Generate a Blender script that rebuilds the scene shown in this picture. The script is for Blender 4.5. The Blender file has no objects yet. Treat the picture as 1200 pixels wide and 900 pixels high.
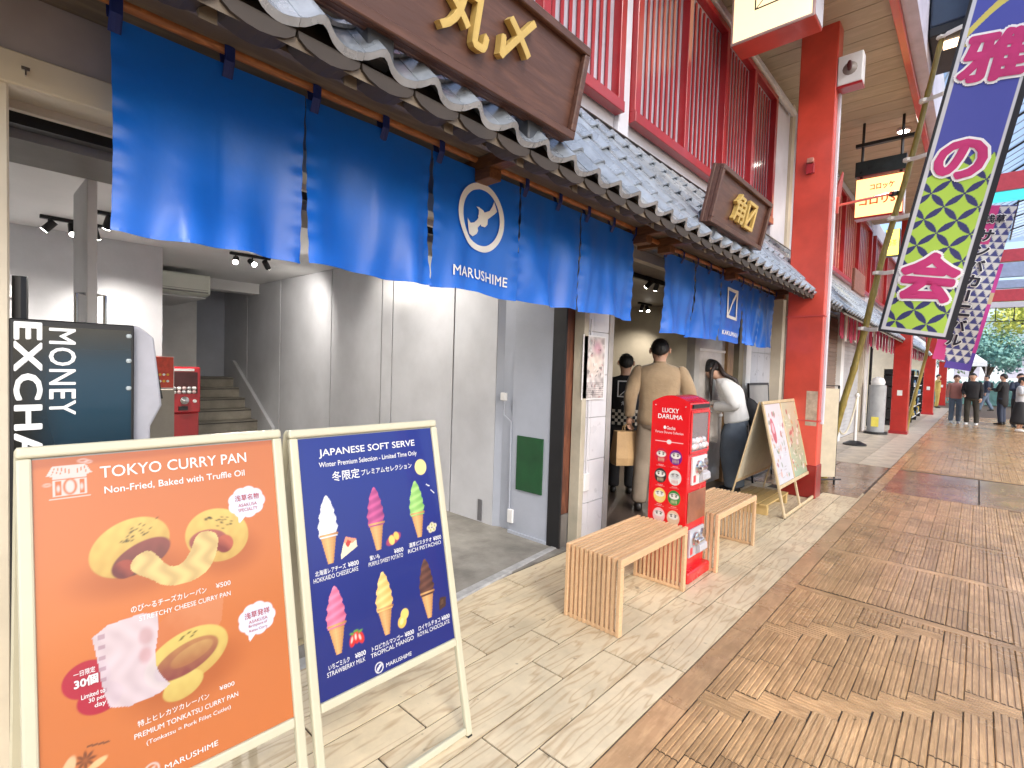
import bpy, bmesh, math, random
import numpy as np
from mathutils import Vector, Matrix
R = math.radians
random.seed(7); rng = np.random.default_rng(7)
scene = bpy.context.scene
COL = scene.collection

# ---------------------------------------------------------------- camera
H = 1.5; PITCH, ROLL, YAW = R(2.1368), R(1.8384), R(47.5289); FPX = 597.23
def cam_rows():
    cy, sy, cp, sp, cr, sr = math.cos(YAW), math.sin(YAW), math.cos(PITCH), math.sin(PITCH), math.cos(ROLL), math.sin(ROLL)
    Ry = np.array([[cy, 0, -sy], [0, 1, 0], [sy, 0, cy]]); Rx = np.array([[1, 0, 0], [0, cp, -sp], [0, sp, cp]])
    Rz = np.array([[cr, -sr, 0], [sr, cr, 0], [0, 0, 1]])
    return Rz @ Rx @ Ry
CM = cam_rows()
def wv(r): return Vector((r[0], r[2], -r[1]))
right, down, fwd = wv(CM[0]), wv(CM[1]), wv(CM[2])
cam_data = bpy.data.cameras.new('camera'); cam = bpy.data.objects.new('camera', cam_data); COL.objects.link(cam)
mt = Matrix.Identity(4)
for i in range(3): mt[i][0], mt[i][1], mt[i][2] = right[i], -down[i], -fwd[i]
mt.translation = (0, 0, H); cam.matrix_world = mt
cam_data.sensor_width = 36; cam_data.lens = FPX / 1200 * 36; cam_data.clip_end = 2000; cam_data.clip_start = 0.05
scene.camera = cam
def in_view(p, pad=40):
    d = Vector(p) - Vector((0, 0, H)); z = d.dot(fwd)
    if z < 0.15: return 0
    x, y = 600 + FPX * d.dot(right) / z, 450 + FPX * d.dot(down) / z
    return 1.0 / z if -pad < x < 1200 + pad and -pad < y < 900 + pad else 0

# ---------------------------------------------------------------- world, sun, exposure
SUN_EL, SUN_AZ = R(38), R(245)          # azimuth measured from +x, the sun stands over the open street
world = bpy.data.worlds.new('World'); scene.world = world; world.use_nodes = True
nt = world.node_tree; bg = nt.nodes['Background']; sky = nt.nodes.new('ShaderNodeTexSky')
sky.sky_type = 'NISHITA'; sky.sun_disc = False; sky.sun_elevation = SUN_EL; sky.sun_rotation = R(90) - SUN_AZ
sky.dust_density = 3.0; sky.air_density = 1.0; sky.ozone_density = 1.5
nt.links.new(sky.outputs[0], bg.inputs[0]); bg.inputs[1].default_value = 0.15
sl = bpy.data.lights.new('sun', 'SUN'); sl.energy = 1.5; sl.angle = R(12); sl.color = (1, 0.94, 0.86)
so = bpy.data.objects.new('sun', sl); COL.objects.link(so)
sd = Vector((math.cos(SUN_EL) * math.cos(SUN_AZ), math.cos(SUN_EL) * math.sin(SUN_AZ), math.sin(SUN_EL)))
so.rotation_euler = sd.to_track_quat('Z', 'Y').to_euler(); so.location = sd * 40
scene.view_settings.view_transform = 'Standard'; scene.view_settings.look = 'None'
scene.view_settings.gamma = 1; scene.view_settings.exposure = 1.3
scene.render.engine = 'CYCLES'
scene.cycles.max_bounces = 8; scene.cycles.transparent_max_bounces = 16; scene.cycles.sample_clamp_indirect = 6
scene.cycles.use_denoising = True

# ---------------------------------------------------------------- helpers
class MB:
    def __init__(s): s.v = []; s.f = []; s.m = []
    def add(s, vs, fs, mi=0):
        b = len(s.v); s.v += [tuple(v) for v in vs]; s.f += [tuple(b + i for i in f) for f in fs]; s.m += [mi] * len(fs); return s
    def box(s, x0, x1, y0, y1, z0, z1, mi=0, rot=None, org=None):
        vs = [(x, y, z) for z in (z0, z1) for y in (y0, y1) for x in (x0, x1)]
        if rot is not None:
            o = Vector(org) if org else Vector(((x0 + x1) / 2, (y0 + y1) / 2, (z0 + z1) / 2))
            vs = [rot @ (Vector(v) - o) + o for v in vs]
        return s.add(vs, [(0, 2, 3, 1), (4, 5, 7, 6), (0, 1, 5, 4), (2, 6, 7, 3), (0, 4, 6, 2), (1, 3, 7, 5)], mi)
    def quad(s, a, b, c, d, mi=0): return s.add([a, b, c, d], [(0, 1, 2, 3)], mi)
    def loft(s, rings, closed=True, caps=True, mi=0):
        n = len(rings[0]); b = []
        vs = [p for r in rings for p in r]; fs = []
        for i in range(len(rings) - 1):
            for j in range(n if closed else n - 1):
                k = (j + 1) % n; fs.append((i * n + j, i * n + k, (i + 1) * n + k, (i + 1) * n + j))
        if caps and closed: fs.append(tuple(reversed(range(n)))); fs.append(tuple((len(rings) - 1) * n + j for j in range(n)))
        return s.add(vs, fs, mi)
    def tube(s, pts, rad, n=8, mi=0, flat=1.0, caps=True):
        pts = [Vector(p) for p in pts]; rings = []
        rads = rad if isinstance(rad, (list, tuple)) else [rad] * len(pts)
        up = None
        for i, p in enumerate(pts):
            t = (pts[min(i + 1, len(pts) - 1)] - pts[max(i - 1, 0)]).normalized()
            if up is None: up = Vector((0, 0, 1)) if abs(t.z) < .9 else Vector((0, 1, 0))
            a = t.cross(up)
            if a.length < 1e-4: a = t.cross(Vector((1, 0, 0)))
            a.normalize(); b = a.cross(t).normalized(); up = b
            r = rads[i]; r = r if isinstance(r, (tuple, list)) else (r, r * flat)
            rings.append([p + a * math.cos(2 * math.pi * j / n) * r[0] + b * math.sin(2 * math.pi * j / n) * r[1] for j in range(n)])
        return s.loft(rings, True, caps, mi)
    def lathe(s, prof, c=(0, 0, 0), n=16, axis='z', mi=0, sx=1, sy=1):
        rings = []
        for r, z in prof:
            ring = []
            for j in range(n):
                a = 2 * math.pi * j / n; x, y = r * math.cos(a) * sx, r * math.sin(a) * sy
                p = (x, y, z) if axis == 'z' else ((z, x, y) if axis == 'x' else (y, z, x))
                ring.append((c[0] + p[0], c[1] + p[1], c[2] + p[2]))
            rings.append(ring)
        return s.loft(rings, True, True, mi)
    def ball(s, c, r, n=12, m=8, mi=0):
        r = r if isinstance(r, (tuple, list)) else (r, r, r)
        rings = []
        for i in range(1, m):
            t = math.pi * i / m
            rings.append([(c[0] + r[0] * math.sin(t) * math.cos(2 * math.pi * j / n), c[1] + r[1] * math.sin(t) * math.sin(2 * math.pi * j / n), c[2] - r[2] * math.cos(t)) for j in range(n)])
        return s.loft(rings, True, True, mi)
    def prism(s, poly, fn, d0, d1, mi=0):     # poly of (a,b); fn(a,b,d)->xyz
        n = len(poly)
        return s.add([fn(a, b, d0) for a, b in poly] + [fn(a, b, d1) for a, b in poly],
                     [tuple(reversed(range(n))), tuple(range(n, 2 * n))] + [(i, (i + 1) % n, n + (i + 1) % n, n + i) for i in range(n)], mi)
    def grid(s, fn, nu, nv, mi=0):
        vs = [fn(i / nu, j / nv) for j in range(nv + 1) for i in range(nu + 1)]
        fs = [(j * (nu + 1) + i, j * (nu + 1) + i + 1, (j + 1) * (nu + 1) + i + 1, (j + 1) * (nu + 1) + i) for j in range(nv) for i in range(nu)]
        return s.add(vs, fs, mi)
    def mesh(s, name, mats, smooth=False, fix=True):
        me = bpy.data.meshes.new(name); me.from_pydata(s.v, [], s.f)
        mats = mats if isinstance(mats, (list, tuple)) else [mats]
        for m in mats: me.materials.append(m)
        if len(mats) > 1: me.polygons.foreach_set('material_index', s.m)
        if fix:
            bm = bmesh.new(); bm.from_mesh(me); bmesh.ops.recalc_face_normals(bm, faces=bm.faces); bm.to_mesh(me); bm.free()
        if smooth:
            me.polygons.foreach_set('use_smooth', [True] * len(me.polygons))
            if smooth != 'all':
                try: me.set_sharp_from_angle(angle=R(40))
                except Exception: pass
        return me

def wloc(o):
    p = Vector((0, 0, 0))
    while o: p = p + o.location; o = o.parent
    return p
def link(name, data, parent=None, loc=None, rot=None):
    o = bpy.data.objects.new(name, data); COL.objects.link(o)
    if parent: o.parent = parent
    if loc is not None: o.location = loc
    if rot is not None: o.rotation_euler = rot
    return o
def obj(name, mb, mat, parent=None, world=False, loc=None, rot=None, smooth=False, bevel=0, seg=1, fix=True):
    if world and parent:
        w = wloc(parent); mb.v = [(v[0] - w.x, v[1] - w.y, v[2] - w.z) for v in mb.v]
    o = link(name, mb.mesh(name, mat, smooth, fix), parent, loc, rot)
    if bevel:
        b = o.modifiers.new('bevel', 'BEVEL'); b.width = bevel; b.segments = seg; b.limit_method = 'ANGLE'; b.angle_limit = R(40)
    return o
def tag(o, label=None, cat=None, group=None, kind=None):
    if label: o['label'] = label
    if cat: o['category'] = cat
    if group: o['group'] = group
    if kind: o['kind'] = kind
    return o
def thing(name, label, cat, loc=(0, 0, 0), rot=(0, 0, 0), group=None):
    o = link(name, None, None, loc, rot); o.empty_display_size = .1
    return tag(o, label, cat, group)
def dup(o, parent=None, loc=None, rot=None):
    c = o.copy(); COL.objects.link(c)
    if parent is not None: c.parent = parent
    if loc is not None: c.location = loc
    if rot is not None: c.rotation_euler = rot
    for ch in list(o.children): dup(ch, c)
    return c

# ---------------------------------------------------------------- materials
def M(name, col, rough=.5, metal=0, var=.12, ns=6, bump=0, bs=60, stretch=(1, 1, 1), ov=0, emit=0, coat=0, spec=.5, dirt=0, sheen=0, trans=0):
    m = bpy.data.materials.new(name); m.use_nodes = True; n = m.node_tree.nodes; l = m.node_tree.links
    b = n['Principled BSDF']; b.inputs['Roughness'].default_value = rough; b.inputs['Metallic'].default_value = metal
    b.inputs['Specular IOR Level'].default_value = spec; b.inputs['Coat Weight'].default_value = coat; b.inputs['Coat Roughness'].default_value = .12
    if sheen: b.inputs['Sheen Weight'].default_value = sheen
    tc = n.new('ShaderNodeTexCoord'); oi = n.new('ShaderNodeObjectInfo'); ad = n.new('ShaderNodeVectorMath'); ad.operation = 'ADD'
    ml = n.new('ShaderNodeMath'); ml.operation = 'MULTIPLY'; ml.inputs[1].default_value = 37
    mp = n.new('ShaderNodeMapping'); mp.inputs['Scale'].default_value = stretch
    l.new(oi.outputs['Random'], ml.inputs[0]); l.new(tc.outputs['Object'], ad.inputs[0]); l.new(ml.outputs[0], ad.inputs[1]); l.new(ad.outputs[0], mp.inputs[0])
    nz = n.new('ShaderNodeTexNoise'); nz.inputs['Scale'].default_value = ns; nz.inputs['Detail'].default_value = 7; nz.inputs['Roughness'].default_value = .62
    l.new(mp.outputs[0], nz.inputs['Vector'])
    mr = n.new('ShaderNodeMapRange'); mr.inputs['From Min'].default_value = .3; mr.inputs['From Max'].default_value = .7
    mr.inputs['To Min'].default_value = 1 - var; mr.inputs['To Max'].default_value = 1 + var; l.new(nz.outputs[0], mr.inputs[0])
    last = mr.outputs[0]
    if ov:
        m2 = n.new('ShaderNodeMapRange'); m2.inputs['To Min'].default_value = 1 - ov; m2.inputs['To Max'].default_value = 1 + ov
        l.new(oi.outputs['Random'], m2.inputs[0]); m3 = n.new('ShaderNodeMath'); m3.operation = 'MULTIPLY'
        l.new(m2.outputs[0], m3.inputs[0]); l.new(last, m3.inputs[1]); last = m3.outputs[0]
    if dirt:
        nd = n.new('ShaderNodeTexNoise'); nd.inputs['Scale'].default_value = 1.7; nd.inputs['Detail'].default_value = 9; l.new(tc.outputs['Object'], nd.inputs['Vector'])
        md = n.new('ShaderNodeMapRange'); md.inputs['From Min'].default_value = .42; md.inputs['From Max'].default_value = .68
        md.inputs['To Min'].default_value = 1; md.inputs['To Max'].default_value = 1 - dirt; l.new(nd.outputs[0], md.inputs[0])
        m4 = n.new('ShaderNodeMath'); m4.operation = 'MULTIPLY'; l.new(md.outputs[0], m4.inputs[0]); l.new(last, m4.inputs[1]); last = m4.outputs[0]
    vm = n.new('ShaderNodeVectorMath'); vm.operation = 'SCALE'; vm.inputs[0].default_value = col[:3]; l.new(last, vm.inputs['Scale'])
    l.new(vm.outputs[0], b.inputs['Base Color'])
    # roughness breakup
    rr = n.new('ShaderNodeMapRange'); rr.inputs['To Min'].default_value = max(.02, rough - .1); rr.inputs['To Max'].default_value = min(1, rough + .1)
    l.new(nz.outputs[0], rr.inputs[0]); l.new(rr.outputs[0], b.inputs['Roughness'])
    if bump:
        n2 = n.new('ShaderNodeTexNoise'); n2.inputs['Scale'].default_value = bs; n2.inputs['Detail'].default_value = 5; l.new(mp.outputs[0], n2.inputs['Vector'])
        bp = n.new('ShaderNodeBump'); bp.inputs['Strength'].default_value = bump; bp.inputs['Distance'].default_value = .02
        l.new(n2.outputs[0], bp.inputs['Height']); l.new(bp.outputs[0], b.inputs['Normal'])
    if emit:
        b.inputs['Emission Color'].default_value = (*col[:3], 1); b.inputs['Emission Strength'].default_value = emit
    if trans:
        tr = n.new('ShaderNodeBsdfTranslucent'); l.new(vm.outputs[0], tr.inputs[0]); mx = n.new('ShaderNodeMixShader'); mx.inputs[0].default_value = trans
        l.new(b.outputs[0], mx.inputs[1]); l.new(tr.outputs[0], mx.inputs[2]); l.new(mx.outputs[0], n['Material Output'].inputs[0])
    return m
def wood(name, c1, c2, scale=6, ring=14, rough=.5, axis=0, ov=.15, bump=.15, dist=6, blotch=None, ramp=(.35, .75), ax=.16, mw=(.75, 1), stain=0):
    """grain running along one axis, with cathedral figure"""
    m = bpy.data.materials.new(name); m.use_nodes = True; n = m.node_tree.nodes; l = m.node_tree.links; b = n['Principled BSDF']
    tc = n.new('ShaderNodeTexCoord'); oi = n.new('ShaderNodeObjectInfo'); ml = n.new('ShaderNodeMath'); ml.operation = 'MULTIPLY'; ml.inputs[1].default_value = 91
    ad = n.new('ShaderNodeVectorMath'); l.new(oi.outputs['Random'], ml.inputs[0]); l.new(tc.outputs['Object'], ad.inputs[0]); l.new(ml.outputs[0], ad.inputs[1])
    mp = n.new('ShaderNodeMapping'); s = [scale] * 3; s[axis] = scale * ax; mp.inputs['Scale'].default_value = s; l.new(ad.outputs[0], mp.inputs[0])
    nz = n.new('ShaderNodeTexNoise'); nz.inputs['Scale'].default_value = 1; nz.inputs['Detail'].default_value = 3; nz.inputs['Roughness'].default_value = .5; l.new(mp.outputs[0], nz.inputs['Vector'])
    mu = n.new('ShaderNodeMath'); mu.operation = 'MULTIPLY'; mu.inputs[1].default_value = ring; l.new(nz.outputs[0], mu.inputs[0])
    fr = n.new('ShaderNodeMath'); fr.operation = 'PINGPONG'; fr.inputs[1].default_value = .5; l.new(mu.outputs[0], fr.inputs[0])
    n2 = n.new('ShaderNodeTexNoise'); n2.inputs['Scale'].default_value = 12; n2.inputs['Detail'].default_value = 6; l.new(mp.outputs[0], n2.inputs['Vector'])
    a2 = n.new('ShaderNodeMath'); a2.operation = 'MULTIPLY_ADD'; a2.inputs[1].default_value = mw[0]; l.new(fr.outputs[0], a2.inputs[0]); w2 = n.new('ShaderNodeMath'); w2.operation = 'MULTIPLY'; w2.inputs[1].default_value = mw[1]; l.new(n2.outputs[0], w2.inputs[0]); l.new(w2.outputs[0], a2.inputs[2])
    cr = n.new('ShaderNodeValToRGB'); cr.color_ramp.elements[0].position = ramp[0]; cr.color_ramp.elements[1].position = ramp[1]
    cr.color_ramp.elements[0].color = (*c1, 1); cr.color_ramp.elements[1].color = (*c2, 1); l.new(a2.outputs[0], cr.inputs[0])
    m2 = n.new('ShaderNodeMapRange'); m2.inputs['To Min'].default_value = 1 - ov; m2.inputs['To Max'].default_value = 1 + ov; l.new(oi.outputs['Random'], m2.inputs[0])
    last = m2.outputs[0]
    if blotch:
        nd = n.new('ShaderNodeTexNoise'); nd.inputs['Scale'].default_value = 2.6; nd.inputs['Detail'].default_value = 8; nd.inputs['Roughness'].default_value = .65
        l.new(ad.outputs[0], nd.inputs['Vector'])
        md = n.new('ShaderNodeMapRange'); md.inputs['From Min'].default_value = .42; md.inputs['From Max'].default_value = .66; md.inputs['To Min'].default_value = 1; md.inputs['To Max'].default_value = 1 - blotch
        l.new(nd.outputs[0], md.inputs[0]); m4 = n.new('ShaderNodeMath'); m4.operation = 'MULTIPLY'; l.new(md.outputs[0], m4.inputs[0]); l.new(last, m4.inputs[1]); last = m4.outputs[0]
    if stain:                                   # worn and dirty patches that run across many pieces
        ge = n.new('ShaderNodeNewGeometry'); ns_ = n.new('ShaderNodeTexNoise'); ns_.inputs['Scale'].default_value = .9; ns_.inputs['Detail'].default_value = 10; ns_.inputs['Roughness'].default_value = .7; l.new(ge.outputs['Position'], ns_.inputs['Vector'])
        ms = n.new('ShaderNodeMapRange'); ms.inputs['From Min'].default_value = .36; ms.inputs['From Max'].default_value = .62; ms.inputs['To Min'].default_value = 1 + stain * .35; ms.inputs['To Max'].default_value = 1 - stain; l.new(ns_.outputs[0], ms.inputs[0])
        n3 = n.new('ShaderNodeTexNoise'); n3.inputs['Scale'].default_value = 16; n3.inputs['Detail'].default_value = 2; l.new(ge.outputs['Position'], n3.inputs['Vector'])
        m6 = n.new('ShaderNodeMapRange'); m6.inputs['From Min'].default_value = .70; m6.inputs['From Max'].default_value = .76; m6.inputs['To Min'].default_value = 1; m6.inputs['To Max'].default_value = .55; l.new(n3.outputs[0], m6.inputs[0])
        m7 = n.new('ShaderNodeMath'); m7.operation = 'MULTIPLY'; l.new(ms.outputs[0], m7.inputs[0]); l.new(m6.outputs[0], m7.inputs[1])
        m8 = n.new('ShaderNodeMath'); m8.operation = 'MULTIPLY'; l.new(m7.outputs[0], m8.inputs[0]); l.new(last, m8.inputs[1]); last = m8.outputs[0]
        mq = n.new('ShaderNodeMapRange'); mq.inputs['From Min'].default_value = .35; mq.inputs['From Max'].default_value = .65; mq.inputs['To Min'].default_value = max(.05, rough - .09); mq.inputs['To Max'].default_value = rough + .08; l.new(ns_.outputs[0], mq.inputs[0]); l.new(mq.outputs[0], b.inputs['Roughness'])
    vm = n.new('ShaderNodeVectorMath'); vm.operation = 'SCALE'; l.new(cr.outputs[0], vm.inputs[0]); l.new(last, vm.inputs['Scale']); l.new(vm.outputs[0], b.inputs['Base Color'])
    if not stain: b.inputs['Roughness'].default_value = rough
    if bump:
        bp = n.new('ShaderNodeBump'); bp.inputs['Strength'].default_value = bump; bp.inputs['Distance'].default_value = .01; l.new(a2.outputs[0], bp.inputs['Height']); l.new(bp.outputs[0], b.inputs['Normal'])
    return m
def printmat(name, rough=.35, coat=.0):
    m = bpy.data.materials.new(name); m.use_nodes = True; n = m.node_tree.nodes; b = n['Principled BSDF']
    at = n.new('ShaderNodeAttribute'); at.attribute_name = 'Col'; m.node_tree.links.new(at.outputs['Color'], b.inputs['Base Color'])
    b.inputs['Roughness'].default_value = rough; b.inputs['Coat Weight'].default_value = coat; b.inputs['Coat Roughness'].default_value = .05
    nz = n.new('ShaderNodeTexNoise'); nz.inputs['Scale'].default_value = 5; bp = n.new('ShaderNodeBump'); bp.inputs['Strength'].default_value = .12; bp.inputs['Distance'].default_value = .01
    tc = n.new('ShaderNodeTexCoord'); m.node_tree.links.new(tc.outputs['Object'], nz.inputs['Vector'])
    m.node_tree.links.new(nz.outputs[0], bp.inputs['Height']); m.node_tree.links.new(bp.outputs[0], b.inputs['Normal'])
    return m
def s2l(c):
    c = np.asarray(c, float); return np.where(c <= .04045, c / 12.92, ((c + .055) / 1.055) ** 2.4)
def S(r, g, b): return tuple(float(v) for v in s2l(np.array([r, g, b]) / 255))

white_paint = M('white_paint', (.74, .74, .74), .45, var=.05, dirt=.12)
cream_metal = M('cream_frame_paint', (.52, .49, .36), .32, var=.04, coat=.2)
blue_cloth = M('blue_cloth', (.0, .148, .72), .34, var=.08, ns=3, bump=.3, bs=4, sheen=.12, trans=.12, spec=.7)
print_white = M('white_ink', (.85, .86, .86), .5, var=.02); poster_white = M('poster_white_ink', (.66, .66, .66), .5, var=.02)
dark_blue_cloth = M('dark_blue_tab', (.004, .02, .16), .6)
pole_wood = wood('pole_wood', (.42, .16, .05), (.25, .09, .03), 12, 10, .4, 0)
red_paint = M('red_paint', (.62, .07, .042), .33, var=.10, ns=3, bump=.05, coat=.3, dirt=.3)
red_deep = M('deep_red_paint', (.34, .015, .02), .35, var=.12, coat=.3)
grey_wall = M('grey_wall_paint', (.50, .51, .54), .36, var=.10, ns=2, bump=.05, bs=40, dirt=.08)
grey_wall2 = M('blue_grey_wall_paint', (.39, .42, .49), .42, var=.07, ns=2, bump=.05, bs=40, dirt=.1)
ceil_mat = M('ceiling_paint', (.68, .68, .68), .6, var=.05, ns=2)
beige_metal = M('beige_header_paint', (.60, .53, .41), .45, var=.08, ns=3, dirt=.15)
mauve_wall = M('mauve_grey_panel', (.38, .335, .32), .6, var=.1, ns=3, dirt=.2)
dark_metal = M('dark_metal', (.02, .02, .022), .4, metal=.4)
black_paint = M('black_paint', (.012, .012, .014), .4, var=.15)
lilac_wall = M('white_upper_wall', (.62, .62, .68), .5, var=.05, dirt=.1)
concrete = M('concrete', (.27, .255, .225), .7, var=.3, ns=4, bump=.3, bs=35, dirt=.45)
dark_floor = M('dark_tile_floor', (.10, .07, .055), .35, var=.4, ns=5, bump=.1, dirt=.4)
glass_reflect = M('reflection_toned_glass', (.46, .44, .51), .12, var=.15, ns=2)  # pale base colour stands in for the surroundings reflected in the panes
steel = M('chrome', (.7, .7, .72), .18, metal=1)
brown_board = wood('dark_brown_board', (.13, .058, .038), (.088, .038, .026), 5, 8, .42, 0, .03)
gold = M('gold_paint', (.60, .42, .13), .42, metal=.25, var=.08, bump=.1)
soffit_wood = wood('soffit_wood', (.17, .135, .095), (.11, .085, .06), 5, 9, .6, 0)
bracket_wood = wood('bracket_wood', (.23, .10, .04), (.14, .055, .02), 8, 9, .5, 1)
tile_mat = M('silver_glazed_tile', (.32, .355, .40), .28, metal=.3, var=.26, ns=7, bump=.04, bs=30, ov=.14, coat=.4)
tile_under = M('shaded_tile_clay', (.040, .030, .024), .7, var=.2)  # clay brown, darkened to include the shadow under the tile edge
bamboo_mat = wood('bamboo', (.36, .27, .06), (.22, .17, .035), 8, 6, .38, 2, .02)
bench_wood = wood('bench_wood', (.68, .45, .26), (.60, .38, .205), 9, 12, .45, 0, .12, ramp=(.3, 1.0))
skin_mat = M('skin', (.56, .33, .23), .5, var=.06)
hair_mat = M('black_hair', (.008, .007, .007), .45, var=.5, ns=20, bump=.6, bs=60, stretch=(1, 1, .15))

# ---------------------------------------------------------------- text and prints
TC = {}
def text_mesh(body, bold=0.0, extrude=0, res=3, bevel=0, sp=1.0):
    k = (body, bold, extrude, res, bevel, sp)
    if k in TC: return TC[k]
    c = bpy.data.curves.new('lettering', 'FONT'); c.body = body; c.size = 1; c.offset = bold; c.extrude = extrude; c.resolution_u = res
    c.bevel_depth = bevel; c.space_character = sp; c.align_x = 'LEFT'
    o = bpy.data.objects.new('lettering', c); me = bpy.data.meshes.new_from_object(o)
    bpy.data.objects.remove(o); bpy.data.curves.remove(c)
    co = np.empty(len(me.vertices) * 3); me.vertices.foreach_get('co', co); co = co.reshape(-1, 3); me.materials.clear()
    TC[k] = (me, co); return TC[k]
def letters(body, x0, x1, y0, y1, mat, parent, z=.001, bold=0, name='lettering', rot=0, extrude=0, bevel=0, xf=None, sp=1.0, dz=None):
    """text filling the rectangle x0..x1, y0..y1 of the parent's own xy plane (rot turns it about its middle); bold is laid down as shifted copies"""
    me0, co = text_mesh(body, 0, extrude, 3, bevel, sp)
    if bold:
        nc = 5 if bold < .03 else 14; nv = len(me0.vertices); ca = [] ; pl = [tuple(p.vertices) for p in me0.polygons]; fs = []
        dz = dz if dz is not None else (.00004 if bold < .03 else .0003)
        for q in range(nc):
            a_ = 2 * math.pi * q / (nc - 1); o_ = np.array([bold * math.cos(a_), bold * math.sin(a_), 0]) if q < nc - 1 else np.zeros(3)
            ca.append(co + o_); fs += [tuple(v + q * nv for v in f) for f in pl]
        lay = np.repeat(np.arange(nc) * dz, nv); co = np.concatenate(ca); me = bpy.data.meshes.new('lettering'); me.from_pydata(co.tolist(), [], fs)
    else: me = me0.copy(); lay = 0
    mn, mx = co.min(0), co.max(0)
    w, h = (x1 - x0), (y1 - y0)
    if rot in (90, -90): w, h = h, w
    q = np.zeros_like(co); q[:, 0] = ((co[:, 0] - mn[0]) / max(1e-6, mx[0] - mn[0]) - .5) * w; q[:, 1] = ((co[:, 1] - mn[1]) / max(1e-6, mx[1] - mn[1]) - .5) * h
    q[:, 2] = lay
    if mx[2] - mn[2] > 1e-5: q[:, 2] += (co[:, 2] - mn[2]) * .16
    a = R(rot); x = q[:, 0] * math.cos(a) - q[:, 1] * math.sin(a) + (x0 + x1) / 2; y = q[:, 0] * math.sin(a) + q[:, 1] * math.cos(a) + (y0 + y1) / 2
    P = np.stack([x, y, q[:, 2] + z], 1)
    if xf: P = np.array([xf(*p) for p in P])
    me.vertices.foreach_set('co', P.ravel()); me.materials.append(mat); me.update()
    return link(name, me, parent)
def print_grid(name, w, h, res, fn, mat, parent, xf=None, x0=0, y0=0, z=0):
    nx, ny = int(w / res), int(h / res); xs = np.linspace(0, w, nx + 1); ys = np.linspace(0, h, ny + 1); X, Y = np.meshgrid(xs, ys)
    C = fn(X + x0, Y + y0); C = np.concatenate([np.clip(C, 0, 1), np.ones(C.shape[:2] + (1,))], 2)
    V = np.stack([X + x0, Y + y0, np.full_like(X, z)], 2).reshape(-1, 3)
    if xf is not None: V = xf(V)
    me = bpy.data.meshes.new(name); me.vertices.add(len(V)); me.vertices.foreach_set('co', V.astype(np.float32).ravel())
    i = (np.arange(ny)[:, None] * (nx + 1) + np.arange(nx)[None, :]).ravel()
    F = np.stack([i, i + 1, i + nx + 2, i + nx + 1], 1).ravel()
    me.loops.add(len(F)); me.loops.foreach_set('vertex_index', F.astype(np.int32)); me.polygons.add(nx * ny)
    me.polygons.foreach_set('loop_start', (np.arange(nx * ny) * 4).astype(np.int32)); me.update(calc_edges=True)
    a = me.color_attributes.new('Col', 'FLOAT_COLOR', 'POINT'); a.data.foreach_set('color', C.reshape(-1, 4).astype(np.float32).ravel())
    me.materials.append(mat); me.polygons.foreach_set('use_smooth', [True] * (nx * ny))
    return link(name, me, parent)
def smst(a, b, x): t = np.clip((x - a) / (b - a), 0, 1); return t * t * (3 - 2 * t)
def blend(C, m, c): 
    m = m[..., None]; return C * (1 - m) + np.asarray(c) * m
def ell(X, Y, cx, cy, a, b, rot=0, soft=.002):
    t = R(rot); x = (X - cx) * math.cos(t) + (Y - cy) * math.sin(t); y = -(X - cx) * math.sin(t) + (Y - cy) * math.cos(t)
    d = np.sqrt((x / a) ** 2 + (y / b) ** 2); return 1 - smst(1 - soft / min(a, b), 1 + soft / min(a, b), d)
def poly(X, Y, pts, soft=.0015):
    ins = np.zeros(X.shape, bool); n = len(pts)
    for i in range(n):
        x0, y0 = pts[i]; x1, y1 = pts[(i + 1) % n]
        c = ((y0 > Y) != (y1 > Y)) & (X < (x1 - x0) * (Y - y0) / ((y1 - y0) or 1e-9) + x0); ins ^= c
    return ins.astype(float)
def chaikin(P, n=3):
    for _ in range(n): P = [q for a, b in zip(P, P[1:] + P[:1]) for q in ((a[0] * .75 + b[0] * .25, a[1] * .75 + b[1] * .25), (a[0] * .25 + b[0] * .75, a[1] * .25 + b[1] * .75))]
    return P
def nois(X, Y, f, seed=0):
    r = np.random.default_rng(seed); o = np.zeros(X.shape)
    for k in range(10):
        a = r.uniform(0, 6.28); ff = f * r.uniform(.5, 1.8); o += np.sin((X * math.cos(a) + Y * math.sin(a)) * ff + r.uniform(0, 6.28))
    return o / 4

# ================================================================ SETTING: ground, street, sidewalk
grout = M('dark_grout', (.085, .06, .042), .7, var=.3)
bkw = dict(ov=.13, bump=.12, blotch=.25, stain=.28)
brick_mat = wood('ribbed_paving_brick', (.66, .42, .215), (.50, .31, .155), 9, 6, .24, 0, **bkw); brick_mat2 = wood('ribbed_header_brick', (.66, .42, .215), (.50, .31, .155), 9, 6, .24, 1, **bkw)
slab_mat = wood('smooth_street_slab', (.38, .24, .155), (.30, .185, .12), 4, 5, .2, 0, .08, bump=.06, blotch=.3, stain=.25)
plank_mat = wood('pale_plank_tile', (.58, .43, .26), (.77, .645, .44), 6.5, 11, .40, 0, .07, bump=.10, blotch=.15, ramp=(.12, .42), ax=.13, mw=(1.3, .30), stain=.24)
slab_pale = M('pale_pavement_slab', (.55, .48, .39), .45, var=.2, ns=4, bump=.1, dirt=.3)
tag(obj('ground', MB().quad((-200, -300, -.08), (900, -300, -.08), (900, 300, -.08), (-200, 300, -.08)), M('ground_asphalt', (.09, .085, .08), .6, var=.2)), kind='structure')
street = tag(obj('street', MB().box(-4, 60, -6.5, 1.0, -.06, -.007), grout), kind='structure')
sidewalk = tag(obj('sidewalk', MB().box(-4, 60, 1.004, 2.42, -.06, -.006), grout), kind='structure')

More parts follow.
